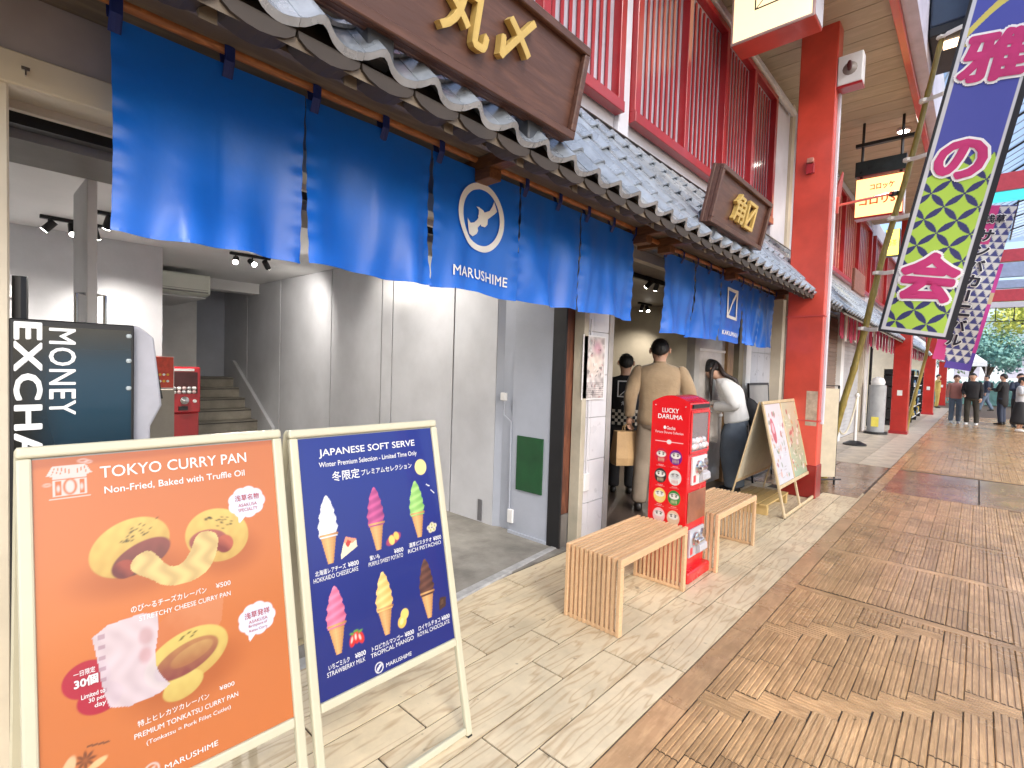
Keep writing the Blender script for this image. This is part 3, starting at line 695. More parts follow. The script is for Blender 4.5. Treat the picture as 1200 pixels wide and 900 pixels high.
carved('carved_sign', 'long dark brown carved board with two gold characters above the tiled eave', .74, 1.99, ('丸〆', [(.40, .635, .10, .325), (.69, .87, .13, .33)]), 'carved boards on the eave')
carved('carved_sign', 'smaller-looking brown carved board with gold characters by the red column', 3.66, 4.80, ('角', [(.35, .57, .09, .30)]), 'carved boards on the eave')
t = [o for o in bpy.data.objects if o.name == 'carved_sign.001'][0]
g_ = MB()
for q in ([(.62, .09), (.81, .09), (.81, .117), (.62, .117)], [(.62, .273), (.81, .273), (.81, .30), (.62, .30)], [(.62, .117), (.647, .117), (.647, .273), (.62, .273)], [(.783, .117), (.81, .117), (.81, .273), (.783, .273)], bar(.642, .117, .788, .273, .025)):
    g_.prism(q, lambda a, b, d: (a, b, d), .005, .035 if len(g_.v) < 30 else .034)
obj('carved_character', g_, gold, t, bevel=.003)

# ================================================================ LIT BOX SIGNS
def glow(name, c, s): return M(name, c, .4, var=.04, emit=s)
lit_cream = glow('lit_cream_acrylic', (.9, .72, .42), .62)
ls = thing('lit_box_sign', 'glowing cream box sign with a square emblem and red sides, high on the front', 'sign', (5.5, 1.70, 4.9))
obj('sign_body', MB().box(.012, .32, -.385, .385, 0, .80), red_paint, ls, bevel=.006)
obj('sign_face', MB().box(-.004, .010, -.365, .365, .02, .78), lit_cream, ls)
tr_ = MB(); 
for a_, b_, c_, d_ in ((-.385, .385, 0, .018), (-.385, .385, .782, .80), (-.385, -.367, .02, .78), (.367, .385, .02, .78)): tr_.box(-.010, .011, a_, b_, c_, d_)
obj('sign_trim', tr_, M('pinkish_trim', (.55, .40, .38), .35), ls)
em = MB()
for a_, b_, c_, d_ in ((-.16, .16, .27, .282), (-.16, .16, .568, .58), (-.16, -.148, .282, .568), (.148, .16, .282, .568)): em.box(-.008, -.0045, a_, b_, c_, d_)
em.add([(-.008, .148, .282), (-.008, .136, .282), (-.008, -.148, .568), (-.008, -.136, .568)], [(0, 1, 2, 3)])
obj('emblem', em, black_paint, ls)
obj('sign_body', MB().box(.02, .30, -.392, -.3855, .02, .78), lilac_wall, ls)
obj('hanger', MB().box(.14, .18, -.2, .6, .80, .84), dark_metal, ls)
# ================================================================ RED COLUMN
col = thing('arcade_column', 'big orange-red square column standing beside the menu easel, nearest the camera', 'column', (7.0, 1.6, 0), group='red arcade columns')
obj('shaft', MB().box(0, .24, -.20, .20, .0, 8.0), red_paint, col, bevel=.012, seg=2)
obj('base_plinth', MB().box(-.012, .25, -.212, .212, 0, .40), M('dark_red_plinth', (.25, .012, .01), .35, var=.15, coat=.3), col, bevel=.008)
obj('highlight_strip', MB().box(.12, .20, -.222, -.2005, .9, 4.85), lilac_wall, col)  # pale strip added as the highlight on the street-side face
obj('alarm_box', MB().box(-.04, -.001, -.02, .07, 3.92, 4.04), red_deep, col, bevel=.005)
obj('alarm_hood', MB().box(-.06, -.001, -.01, .06, 4.045, 4.10), M('hood_pink', (.45, .2, .15), .4), col, bevel=.005)
for z, s in ((.93, 0), (2.2, 0)): obj('banding', MB().box(-.006, .246, -.208, .206, z, z + .018), M('red_band', (.5, .06, .05), .4), col)
obj('notice', MB().box(-.003, -.0005, -.18, -.06, .88, 1.3), M('paper_brown', (.42, .32, .24), .6, var=.3, ns=14), col)
hb = thing('horn_box', 'white square box with dark horn fixed to the side of the red column', 'loudspeaker', (7.0, 1.40, 4.88))
obj('box_body', MB().box(0, .16, -.25, -.002, 0, .34), white_paint, hb, bevel=.012, seg=2)
obj('box_underside', MB().box(0, .165, -.25, .0, -.03, -.001), red_deep, hb)
obj('horn', MB().lathe([(.01, -.04), (.035, -.03), (.07, -.002), (.075, .0)], (0, -.125, .17), 14, 'x'), M('horn_grey', (.25, .22, .2), .4), hb, smooth=True)
obj('horn_cap', MB().lathe([(.004, -.06), (.022, -.055), (.028, -.03), (.02, -.02)], (0, -.125, .19), 12, 'x', sy=2.2), M('horn_red', (.07, .01, .01), .4), hb, smooth=True)

# ================================================================ BENCHES
def bench(label, loc):
    t = thing('slatted_bench', label, 'bench', loc, group='slatted wooden benches')
    L, W, Hh, th = .875, .355, .44, .022
    nS = 12; sw = W / (nS * 2 - 1)
    top = MB().box(-L / 2, L / 2, -sw / 2, sw / 2, -th, 0).mesh('seat_slat', bench_wood)
    leg = MB().box(-.013, .013, -sw / 2, sw / 2, 0, Hh - th - .001).mesh('end_slat', bench_wood)
    for k in range(nS):
        y = -W / 2 + sw / 2 + 2 * sw * k
        if k in (0, nS - 1): continue
        link('seat_slat', top, t, (0, y, Hh))
        for s in (-1, 1): link('end_slat', leg, t, (s * (L / 2 - .014), y, 0.001))
    for s in (-1, 1):
        obj('side_rail', MB().box(-L / 2, L / 2, s * W / 2 - .012, s * W / 2 + .012, Hh - .045, Hh + .001), bench_wood, t, bevel=.003)
        for e in (-1, 1):
            obj('leg', MB().box(e * (L / 2 - .018) - .0182, e * (L / 2 - .018) + .0182, s * W / 2 - .0122, s * W / 2 + .0122, 0, Hh - .0455), bench_wood, t, bevel=.003)
        obj('foot_rail', MB().box(s * (L / 2 - .016) - .014, s * (L / 2 - .016) + .014, -W / 2 + .0125, W / 2 - .0125, .004, .026), bench_wood, t, bevel=.002)
    for xx in (-.28, 0, .28): obj('cross_batten', MB().box(xx - .015, xx + .015, -W / 2 + .0125, W / 2 - .0125, Hh - th - .022, Hh - th - .001), bench_wood, t)
    return t
bench('pale slatted wooden bench in front of the red capsule machine, nearest the camera', (2.915, 1.595, 0))
bench('pale slatted wooden bench behind the red capsule machine, beside the menu easel', (4.25, 1.56, 0))

# ================================================================ RED CAPSULE MACHINE
red_plastic = M('glossy_red_plastic', (.62, .006, .012), .25, var=.05, coat=.6)
cm = thing('capsule_machine', 'tall narrow red capsule vending machine with arched top between the two benches', 'vending machine', (3.45, 1.47, 0))
wd, dp, ht = .29, .345, 1.27                    # width along y, depth along x
arch = [(0, .02), (wd, .02)] + [(wd - wd * i / 10, ht + .05 * math.sin(math.pi * i / 10)) for i in range(11)]
obj('cabinet', MB().prism(arch, lambda a, b, d: (d, a, b), 0.003, dp), red_plastic, cm, bevel=.006, seg=2)
obj('base', MB().box(-.01, dp + .03, -.045, wd, 0, .085), red_plastic, cm, bevel=.018, seg=3)
def daruma_panel(X, Y):
    C = np.ones(X.shape + (3,)) * np.array(S(226, 16, 26)); C = C * (1 - .06 * np.clip(nois(X, Y, 9, 3), -1, 1)[..., None] * .4)
    ln_ = ((np.abs(Y - .985) < .003) & (np.abs(X - wd / 2) < .105)).astype(float); C = blend(C, ln_, S(240, 200, 200)); C = blend(C, ell(X, Y, wd / 2, .985, .018, .016), (.8, .75, .72))
    cols = [(200, 30, 60), (110, 30, 130), (60, 45, 45), (225, 225, 220), (235, 205, 110), (50, 130, 60), (235, 190, 190), (220, 190, 160)]
    for i in range(8):
        cx_, cy_ = wd * (.31 if i % 2 == 0 else .69), .88 - .145 * (i // 2)
        C = blend(C, ell(X, Y, cx_, cy_, .047, .054), S(*cols[i])); C = blend(C, ell(X, Y, cx_, cy_ + .012, .036, .022), (.8, .76, .7) if i != 3 else S(205, 205, 205))
        for s in (-1, 1):
            C = blend(C, ell(X, Y, cx_ + s * .015, cy_ + .012, .007, .006), (.05, .04, .04) if i not in (3, 4) else S(150, 150, 150))
            C = blend(C, ell(X, Y, cx_ + s * .016, cy_ + .024, .012, .004, s * -15), (.08, .06, .05))
        for k in range(5): C = blend(C, ell(X, Y, cx_ - .02 + .01 * k, cy_ - .028, .002, .012), (.75, .65, .4) if i != 3 else S(200, 60, 70))
        C = blend(C, ((np.abs(Y - cy_ + .066) < .003) & (np.abs(X - cx_) < .022) & (np.sin(X * 900) > -.3)).astype(float) * .7, (.8, .6, .6))
        C = blend(C, ((np.abs(Y - cy_ + .075) < .0025) & (np.abs(X - cx_) < .035) & (np.sin(X * 1100) > -.2)).astype(float) * .45, (.8, .6, .6))
    return C
pm_gloss = printmat('printed_film', .25, .5); pm_paper = printmat('printed_poster', .3, .35)
def xf_panel(V): return np.stack([-.004 + 0 * V[:, 0], wd - V[:, 0] + 0 * V[:, 0], V[:, 1]], 1)
arc = lambda x: ht + .05 * np.sin(np.pi * x / wd) - .004
def xf_arch(V): 
    y = V[:, 1]; s = np.where(y > 1.1, 1.1 + (y - 1.1) * (arc(V[:, 0]) - 1.1) / (ht - 1.1), y); return np.stack([-.0 + 0 * y, wd - V[:, 0], s], 1)
print_grid('printed_panel', wd - .008, ht - .03, .0028, daruma_panel, pm_gloss, cm, xf_arch, .004, .03)
ms = lambda x, y, z: (-.003 - z, wd - x, y)
letters('LUCKY', .085, .21, 1.195, 1.228, print_white, cm, bold=.015, xf=ms); letters('DARUMA', .055, .24, 1.150, 1.183, print_white, cm, bold=.015, xf=ms)
letters('●Gacha', .10, .19, 1.075, 1.10, print_white, cm, bold=.005, xf=ms); letters('Fortune Daruma Collection', .04, .25, 1.045, 1.062, print_white, cm, xf=ms)
for yy in (.03, .255): obj('screw', MB().ball((-.004, yy, 1.245), .005, 8, 4), steel, cm)
clear = bpy.data.materials.new('clear_acrylic'); clear.use_nodes = True
_b = clear.node_tree.nodes['Principled BSDF']; _b.inputs['Roughness'].default_value = .06; _b.inputs['Base Color'].default_value = (.9, .9, .92, 1); _b.inputs['Alpha'].default_value = .10
dark_in = M('dark_inside', (.06, .015, .018), .5, var=.3, ns=12)
obj('window_recess', MB().box(.03, dp - .03, -.002, .02, .93, 1.20), dark_in, cm)
obj('capsule_window', MB().box(.03, dp - .03, -.008, -.004, .93, 1.20), clear, cm)
obj('window_frame', MB().box(.015, dp - .015, -.012, -.001, 1.20, 1.222).box(.015, dp - .015, -.012, -.001, .908, .93).box(.010, .03, -.012, -.001, .908, 1.22).box(dp - .03, dp - .01, -.012, -.001, .908, 1.22), red_plastic, cm, bevel=.003)
ccs = [M('capsule_white', (.75, .73, .72), .25, coat=.4), M('capsule_pale', (.6, .42, .42), .25, coat=.4), M('capsule_clear_grey', (.45, .45, .48), .2, coat=.4)]
for i in range(9): obj('capsule', MB().ball((.07 + .055 * (i % 5) + rng.uniform(-.01, .01), .0 - .002, .962 + .042 * (i // 5)), .024, 10, 7), ccs[i % 3], cm, smooth='all')
def coin_unit(z):
    obj('mechanism_plate', MB().box(.05, dp - .05, -.02, -.001, z - .10, z + .10), M('plate_white', (.7, .68, .66), .35) if z > .6 else ccs[2], cm, bevel=.004)
    obj('crank_disc', MB().lathe([(.052, -.0), (.05, -.02), (.03, -.03), (.002, -.03)], (.13, -.02, z + .025), 18, 'y'), steel, cm, smooth=True)
    obj('crank_handle', MB().box(.085, .175, -.075, -.045, z + .012, z + .038).lathe([(.014, -.045), (.014, -.0)], (.13, -.0, z + .025), 10, 'y'), steel, cm, bevel=.005)
    obj('crank_disc', MB().lathe([(.03, -.0), (.028, -.015), (.002, -.017)], (.25, -.02, z + .05), 14, 'y'), steel, cm, smooth=True)
    obj('prize_chute', MB().prism([(-.02, -.095), (-.055, -.07), (-.05, -.025), (-.02, -.01)], lambda a, b, d: (d, a, z + b), .16, .29), ccs[2], cm, bevel=.004)
    obj('price_sticker', MB().box(.06, .10, -.0215, -.0202, z - .08, z - .03), M('sticker_red', (.6, .05, .06), .4), cm)
coin_unit(.79); coin_unit(.27)
obj('lower_door', MB().box(.02, dp - .02, -.008, -.001, .42, .64), M('brown_reflective_panel', (.28, .10, .055), .2, var=.25, coat=.5), cm, bevel=.004)
obj('top_hood', MB().box(.03, dp - .03, -.014, -.001, 1.235, 1.262), black_paint, cm)

# ================================================================ A-FRAME SIGNS
def aframe(name, label, u0, w, h, hp, y0, tau, mid=None, cat='sign board', group='cream-framed standing signs', fm=cream_metal, fw=.030, back=True, opening=.36):
    t = thing(name, label, cat, (u0, y0, 0), (R(90 - tau), 0, 0), group)
    cr = .02
    for a, b in ((0, fw), (w - fw, w)):
        obj('frame_post', MB().box(a, b, .004, h - fw, -.012, .012), fm, t, bevel=.006, seg=2)
    obj('top_rail', MB().box(.0, w, h - fw + .0006, h, -.0125, .0125), fm, t, bevel=.008, seg=3)
    obj('panel_rail', MB().box(fw + .0005, w - fw - .0005, hp, hp + fw, -.012, .012), fm, t, bevel=.005, seg=2)
    obj('foot_rail', MB().box(fw + .0005, w - fw - .0005, .012, .012 + fw * .9, -.010, .010), fm, t, bevel=.005, seg=2)
    for a in (.008, w - .022): obj('rubber_foot', MB().box(a - .004, a + .018, -.006, .0035, -.01, .01), black_paint, t)
    if mid: obj('middle_post', MB().box(mid - .012, mid + .012, .04, h - fw, -.011, .0125), fm, t, bevel=.004)
    obj('backing', MB().box(fw, w - fw, hp + fw, h - fw, -.006, .0005), M('backing_grey', (.3, .3, .28), .6), t)
    if back:      # rear frame, hinged at the top and opened backwards
        al = R(2 * tau); c, s = math.cos(al), math.sin(al)
        g = lambda x, y, z: (x, h - (h - y) * c + z * s, -.026 - (h - y) * s + z * c)
        def gb(x0, x1, y0_, y1, z0, z1):
            m_ = MB().box(x0, x1, y0_, y1, z0, z1); m_.v = [g(*v) for v in m_.v]; return m_
        for a, b in ((0, fw), (w - fw, w)): obj('rear_leg', gb(a, b, .004, h, -.01, .01), fm, t, bevel=.005)
        obj('rear_rail', gb(fw + .0005, w - fw - .0005, hp, hp + fw, -.01, .01), fm, t, bevel=.004)
        obj('rear_panel', gb(fw, w - fw, hp + fw, h - fw, -.003, .003), M('rear_cream', (.55, .52, .42), .5), t)
    return t
TAU = 13
A1 = aframe('standing_sign', 'orange curry bread poster in a cream standing frame at the left edge', .096, .644, 1.29, .355, 1.448, TAU)
A2 = aframe('standing_sign', 'dark blue soft-serve menu in a cream standing frame with six cones', .765, .640, 1.284, .355, 1.448, TAU)

def cone(C, X, Y, cx, top, bot, kind):
    """one soft-serve cone of the printed menu"""
    pal = {'w': ((.86, .86, .88), (.55, .57, .64)), 'p': ((.62, .10, .30), (.22, .02, .14)), 'g': ((.42, .72, .22), (.15, .40, .08)), 's': ((.80, .25, .40), (.50, .08, .18)),
           'm': ((.95, .68, .26), (.75, .38, .08)), 'c': ((.16, .06, .04), (.04, .012, .01))}[kind]
    Ht = top - bot; ws = bot + Ht * .44
    v = (Y - ws) / (top - ws); r = .037 * np.clip(1 - np.clip(v, 0, 1) ** 1.5, 0, 1) ** .62 * (1 + .07 * np.sin(v * 26 - (X - cx) * 60)) * (.86 + .14 * smst(-.05, .18, v))
    m = ((v > -.10) & (v < 1) & (np.abs(X - cx - .004 * v) < r)).astype(float)
    q = (X - cx) / .037; sh = .5 + .5 * np.sin(v * 27 - q * 2.2 + .8); sh = sh ** 1.5; lite = np.clip(1 - np.abs(q + .25) * .75, 0, 1)
    k = np.clip(sh * .55 + lite * .55, 0, 1)[..., None]; cc = np.array(pal[1]) * (1 - k) + np.array(pal[0]) * k
    vc = (Y - bot) / (ws - bot); rc = .010 + .021 * np.clip(vc, 0, 1.1); mc = ((vc > 0) & (vc < 1.03) & (np.abs(X - cx) < rc)).astype(float)
    ring_ = (np.abs(vc - .86) < .03) * .15; lat = .5 + .5 * np.sin((X - cx) * 900 + vc * 30) * np.sin((X - cx) * 900 - vc * 30)
    kc = np.clip(.55 + .35 * lat * .4 - .55 * np.abs((X - cx) / rc + .2) + .2, 0, 1)[..., None] - ring_[..., None]; cn = np.array((.38, .155, .045)) * (1 - kc) + np.array((.85, .50, .20)) * kc
    rim = ((vc > .93) & (vc < 1.12) & (np.abs(X - cx) < .0335 - .003 * np.sin((X - cx) * 300))).astype(float) * (v < .03)
    C = np.where(mc[..., None] > 0, cn, C); C = np.where(m[..., None] > 0, cc, C)
    C = np.where((rim * (v < -.0))[..., None] > 0, cn * .95, C)
    return C
def blue_poster(X, Y):
    C = np.ones(X.shape + (3,)) * np.array(S(8, 32, 122)); g = (smst(.35, 1.2, Y) * .25 + .85)[..., None]; C = C * g
    C = blend(C, ell(X, Y, .537, 1.092, .029, .032, 0, .0015), S(246, 226, 150))
    for (cx, tp, bt, k) in ((.112, 1.044, .81, 'w'), (.304, 1.044, .81, 'p'), (.495, 1.04, .815, 'g'), (.112, .734, .51, 's'), (.304, .73, .505, 'm'), (.5, .728, .501, 'c')): C = cone(C, X, Y, cx, tp, bt, k)
    # cheesecake slice
    C = blend(C, poly(X, Y, [(.152, .815), (.218, .845), (.216, .868), (.176, .886), (.166, .868), (.152, .83)]), (.82, .72, .50)); C = blend(C, poly(X, Y, [(.166, .868), (.176, .888), (.218, .872), (.20, .86)]), (.80, .30, .18)); C = blend(C, poly(X, Y, [(.172, .862), (.182, .876), (.196, .868), (.182, .848)]), (.5, .04, .03))
    # sweet potato
    C = blend(C, ell(X, Y, .372, .836, .036, .018, 22), (.36, .04, .12)); C = blend(C, ell(X, Y, .364, .834, .013, .018, 10), (.88, .62, .16)); C = blend(C, ell(X, Y, .386, .845, .011, .016, 20), (.88, .55, .12))
    # pistachios
    for a, b in ((.545, .842), (.56, .852), (.574, .845), (.552, .83), (.568, .832)): C = blend(C, ell(X, Y, a, b, .011, .009, 20), (.75, .68, .48)); C = blend(C, ell(X, Y, a, b, .004, .006, 20), (.42, .42, .16))
    for a, b, c, d in ((.555, 1.018, .572, 1.008), (.575, .992, .592, .976)): C = blend(C, poly(X, Y, bar(a, b, c, d, .004)), (.8, .8, .82))
    # strawberries
    for a, b, r_ in ((.166, .535, -18), (.181, .541, 0), (.197, .535, 16)):
        C = blend(C, ell(X, Y, a, b, .012, .022, r_), (.62, .02, .02)); C = blend(C, ell(X, Y, a - .003, b + .002, .004, .010, r_), (.9, .55, .5)); C = blend(C, ell(X, Y, a, b + .021, .010, .004, r_), (.12, .30, .04))
    # mango / peanut-shaped fruit
    C = blend(C, ell(X, Y, .372, .528, .019, .022, -20), (.85, .52, .10)); C = blend(C, ell(X, Y, .386, .552, .018, .020, -20), (.90, .62, .16)); C = blend(C, ell(X, Y, .37, .53, .008, .012, -20), (.95, .72, .28))
    # chocolate
    C = blend(C, poly(X, Y, [(.552, .512), (.585, .52), (.59, .555), (.56, .56), (.55, .535)]), (.05, .02, .015)); C = blend(C, poly(X, Y, [(.558, .53), (.575, .532), (.576, .55), (.562, .548)]), (.10, .045, .03))
    C = blend(C, np.maximum(ell(X, Y, .257, .408, .0175, .0185, 0, .001) - ell(X, Y, .257, .408, .014, .015, 0, .001), 0), (.85, .85, .85))
    C = blend(C, np.maximum(np.maximum(ell(X, Y, .257, .408, .012, .004, 45), ell(X, Y, .252, .404, .006, .004, 80)), ell(X, Y, .262, .413, .006, .004, 10)), (.85, .85, .85))
    C = C * (1 + .06 * smst(.3, 1, nois(X, Y, 6, 5))[..., None])
    return C * .78
print_grid('printed_poster', .644 - .064, .866, .0024, blue_poster, pm_paper, A2, None, .030, .384, .002)
L = lambda s, x0, x1, y0, y1, p=A2, **k: letters(s, x0, x1, y0, y1, poster_white, p, z=.0032, **k)
L('JAPANESE SOFT SERVE', .103, .519, 1.175, 1.208, bold=.012); L('Winter Premium Selection - Limited Time Only', .100, .524, 1.138, 1.162, bold=.01)
L('冬限定', .145, .255, 1.088, 1.124, bold=.012); L('プレミアムセレクション', .262, .492, 1.094, 1.116, bold=.01)
for (x0, x1, y, jp, pr, en) in ((.042, .216, .795, '北海道レアチーズ', '¥800', 'HOKKAIDO CHEESECAKE'), (.252, .41, .795, '紫いも', '¥800', 'PURPLE SWEET POTATO'), (.428, .6, .80, '濃厚ピスタチオ', '¥800', 'RICH PISTACHIO'),
                                (.06, .21, .486, 'いちごミルク', '¥800', 'STRAWBERRY MILK'), (.225, .418, .484, 'トロピカルマンゴー', '¥800', 'TROPICAL MANGO'), (.430, .597, .484, 'ロイヤルチョコ', '¥800', 'ROYAL CHOCOLATE')):
    k = min(.62, .1 * len(jp)); 
    L(jp, x0 + .01, x0 + .01 + (x1 - x0 - .06) * min(1, len(jp) / 7), y - .014, y + .004, bold=.012); L(pr, x1 - .042, x1, y - .014, y + .003, bold=.015)
    L(en, x0 + .003, x1 - .004 if len(en) > 13 else x1 - .03, y - .034, y - .019)
L('MARUSHIME', .285, .397, .398, .412)

def orange_poster(X, Y):
    C = np.ones(X.shape + (3,)) * np.array(S(214, 122, 62)); C = C * (1 + .05 * np.clip(nois(X, Y, 5, 8), -1, 1))[..., None]
    C = blend(C, (smst(1.225, 1.24, Y - .02 * X) * .35), S(150, 60, 35))
    lw = (.80, .66, .60)
    def ol(P_, w=.0022, C=C):
        for (a, b), (c, d) in zip(P_[:-1], P_[1:]): C = blend(C, poly(X, Y, bar(a, b, c, d, w)), lw)
        return C
    # gate icon
    C = blend(C, poly(X, Y, [(.056, 1.212), (.068, 1.236), (.132, 1.236), (.146, 1.212), (.134, 1.209), (.068, 1.209)]), lw)
    for k in range(9): C = blend(C, poly(X, Y, bar(.066 + .0085 * k, 1.214, .072 + .0072 * k, 1.232, .0016)), S(228, 112, 45))
    C = blend(C, poly(X, Y, [(.068, 1.158), (.068, 1.209), (.134, 1.209), (.134, 1.158)]), lw)
    C = blend(C, poly(X, Y, [(.073, 1.162), (.073, 1.196), (.083, 1.196), (.083, 1.162)]), S(228, 112, 45)); C = blend(C, poly(X, Y, [(.119, 1.162), (.119, 1.196), (.129, 1.196), (.129, 1.162)]), S(228, 112, 45))
    C = blend(C, ell(X, Y, .101, 1.181, .014, .021), S(228, 112, 45)); C = blend(C, ell(X, Y, .101, 1.181, .009, .016), lw); C = blend(C, ell(X, Y, .078, 1.178, .003, .008), lw); C = blend(C, ell(X, Y, .124, 1.178, .003, .008), lw)
    C = blend(C, poly(X, Y, bar(.064, 1.200, .138, 1.200, .0018)), S(228, 112, 45)); C = blend(C, poly(X, Y, bar(.060, 1.153, .142, 1.153, .004)), lw)
    for a, b, r1, r2 in ((.128, 1.244, .011, .005), (.139, 1.24, .008, .004), (.057, 1.19, .008, .004)):
        C = blend(C, np.maximum(ell(X, Y, a, b, r1, r2) - ell(X, Y, a, b, r1 - .002, r2 - .002), 0), lw)
    bun1, bun2, dark, cheese = np.array((.86, .62, .16)), np.array((.56, .32, .07)), np.array((.14, .035, .025)), np.array((.88, .62, .24))
    def shade(C, m, c1, c2, gx, gy, cx, cy, s):
        k = np.clip(.5 + ((X - cx) * gx + (Y - cy) * gy) / s + .10 * nois(X, Y, 150, 4), 0, 1)[..., None]; return C * (1 - m[..., None]) + (c2 * (1 - k) + c1 * k) * m[..., None]
    # soft printed shadow
    C = blend(C, .45 * ell(X, Y, .23, .925, .12, .05, 0, .03), S(150, 62, 20)); C = blend(C, .4 * ell(X, Y, .46, .93, .08, .06, 0, .03), S(150, 62, 20)); C = blend(C, .4 * ell(X, Y, .34, .62, .13, .07, 10, .03), S(150, 62, 20))
    C = shade(C, ell(X, Y, .222, 1.0, .092, .072, 22), bun1, bun2, -.3, 1, .22, 1.0, .22)
    C = shade(C, ell(X, Y, .435, .985, .088, .076, -28), bun1, bun2, .2, 1, .43, .98, .22)
    C = shade(C, ell(X, Y, .245, .968, .072, .038, 24), dark * 2.2, dark, 0, 1, .24, .97, .08)
    C = shade(C, ell(X, Y, .41, .972, .052, .034, -10), dark * 3.5, dark * 1.5, 0, 1, .41, .97, .08)
    C = shade(C, np.clip(ell(X, Y, .205, .945, .026, .024), 0, 1), np.array((.40, .07, .04)), np.array((.16, .02, .02)), 1, 1, .2, .945, .03)
    C = shade(C, np.clip(ell(X, Y, .452, .955, .024, .026), 0, 1), np.array((.55, .12, .06)), np.array((.25, .03, .02)), 1, 1, .45, .955, .03)
    ch = [(.228, .972), (.262, .985), (.285, .955), (.305, .925), (.335, .922), (.36, .95), (.378, 1.0), (.41, 1.005), (.438, .985), (.428, .93), (.405, .89), (.37, .872), (.325, .868), (.285, .88), (.262, .905), (.23, .925), (.215, .945)]
    m = poly(X, Y, chaikin(ch)); k = .5 + .5 * np.sin((X - .32) * 120 + np.sin(Y * 90) * 1.5); C = np.where(m[..., None] > 0, (cheese * (.72 + .28 * k[..., None])), C)
    for a, b in rng.uniform(0, 1, (24, 2)): C = blend(C, ell(X, Y, .19 + .07 * a + .03 * b, 1.005 + .045 * b + .02 * a, .0035, .0014, 30), (.06, .04, .01))
    for a, b in rng.uniform(0, 1, (24, 2)): C = blend(C, ell(X, Y, .405 + .07 * a, 1.0 + .045 * b, .0035, .0014, -20), (.06, .04, .01))
    def bubble(C, cx, cy, a, b):
        m = np.zeros(X.shape); m2 = np.zeros(X.shape)
        for k in range(9):
            t_ = 2 * math.pi * k / 9; m = np.maximum(m, ell(X, Y, cx + a * .62 * math.cos(t_), cy + b * .6 * math.sin(t_), a * .42, b * .46)); m2 = np.maximum(m2, ell(X, Y, cx + a * .62 * math.cos(t_), cy + b * .6 * math.sin(t_), a * .36, b * .40))
        m = np.maximum(m, poly(X, Y, [(cx - a * .55, cy - b * .6), (cx - a * .5, cy - b * 1.35), (cx + a * .1, cy - b * .7)])); m = np.maximum(m, ell(X, Y, cx, cy, a * .7, b * .7)); m2 = np.maximum(m2, ell(X, Y, cx, cy, a * .7, b * .7))
        C = blend(C, m, S(240, 240, 250)); C = blend(C, np.clip(ell(X, Y, cx, cy, a * .95, b * .95) * m2, 0, 1), S(226, 232, 248)); return C
    C = bubble(C, .523, 1.068, .053, .046); C = bubble(C, .528, .712, .053, .046)
    # paper bag and second bun
    C = blend(C, ell(X, Y, .12, .70, .048, .044), S(186, 30, 60)); C = blend(C, ell(X, Y, .145, .645, .046, .036), S(186, 30, 60))
    C = shade(C, poly(X, Y, [(.26, .77), (.30, .80), (.44, .81), (.43, .74), (.40, .70), (.28, .69)]) * .35, np.array((.75, .35, .2)), np.array((.6, .2, .1)), 1, 1, .35, .75, .1)
    C = shade(C, ell(X, Y, .34, .672, .105, .068, 14), bun1 * (.95, 1.05, 1.1), bun2 * (1.1, 1.2, 1.4), -.2, 1, .34, .67, .2)
    C = shade(C, ell(X, Y, .325, .60, .05, .032, 15), bun1 * (.95, 1.05, 1.2), bun2 * (1.1, 1.3, 1.4), 0, 1, .32, .60, .1)
    C = shade(C, ell(X, Y, .338, .668, .082, .040, 16), np.array((.50, .22, .08)), np.array((.28, .06, .05)), 0, 1, .34, .67, .08)
    C = shade(C, ell(X, Y, .35, .675, .055, .022, 16), np.array((.62, .35, .12)), np.array((.42, .16, .06)), 0, 1, .35, .68, .05)
    bag = poly(X, Y, chaikin([(.130, .812), (.272, .823), (.275, .77), (.262, .70), (.268, .655), (.303, .605), (.168, .598), (.150, .66), (.142, .74)], 1)); kb = (.86 + .05 * np.sin(X * 130 + 3 * np.sin(Y * 40)) + .04 * nois(X, Y, 90, 12))[..., None]
    C = C * (1 - .88 * bag[..., None]) + np.array((.84, .74, .80)) * kb * .88 * bag[..., None]
    for i in range(6): C = blend(C, bag * (((np.abs(Y - .66 - .026 * i) < .005) & (np.abs(X - .152) < .007)).astype(float)) * .5, (.3, .12, .2))
    C = blend(C, bag * ell(X, Y, .245, .76, .016, .022, 0, .006) * .45, (.55, .25, .25)); C = blend(C, bag * ell(X, Y, .242, .712, .014, .02, 0, .006) * .4, (.6, .2, .2))
    for a, b in ((.33, .727), (.345, .733), (.36, .73), (.352, .722), (.325, .722)): C = blend(C, ell(X, Y, a, b, .005, .0018, 20), (.06, .04, .01))
    # spices
    for i in range(8):
        t_ = i * math.pi / 4; C = blend(C, ell(X, Y, .112 + .012 * math.cos(t_), .515 + .012 * math.sin(t_), .009, .0035, math.degrees(t_)), (.22, .06, .02))
    C = blend(C, poly(X, Y, bar(.115, .545, .16, .535, .005)), (.25, .08, .03)); C = blend(C, ell(X, Y, .08, .51, .012, .028, -20), (.80, .55, .30)); C = blend(C, ell(X, Y, .135, .497, .02, .008, 20), (.85, .58, .28)); C = blend(C, ell(X, Y, .095, .485, .02, .01, 0), (.72, .40, .16))
    C = blend(C, np.maximum(ell(X, Y, .243, .423, .018, .018) - ell(X, Y, .243, .423, .014, .014), 0), lw); C = blend(C, ell(X, Y, .243, .423, .011, .004, 45), lw)
    return C * .65
print_grid('printed_poster', .648 - .064, .872, .0024, orange_poster, pm_paper, A1, None, .030, .384, .002)
L = lambda s, x0, x1, y0, y1, **k: letters(s, x0, x1, y0, y1, k.pop('m', poster_white), A1, z=.0032, **k)
pink_ink = M('dark_red_ink', (.35, .03, .05), .5)
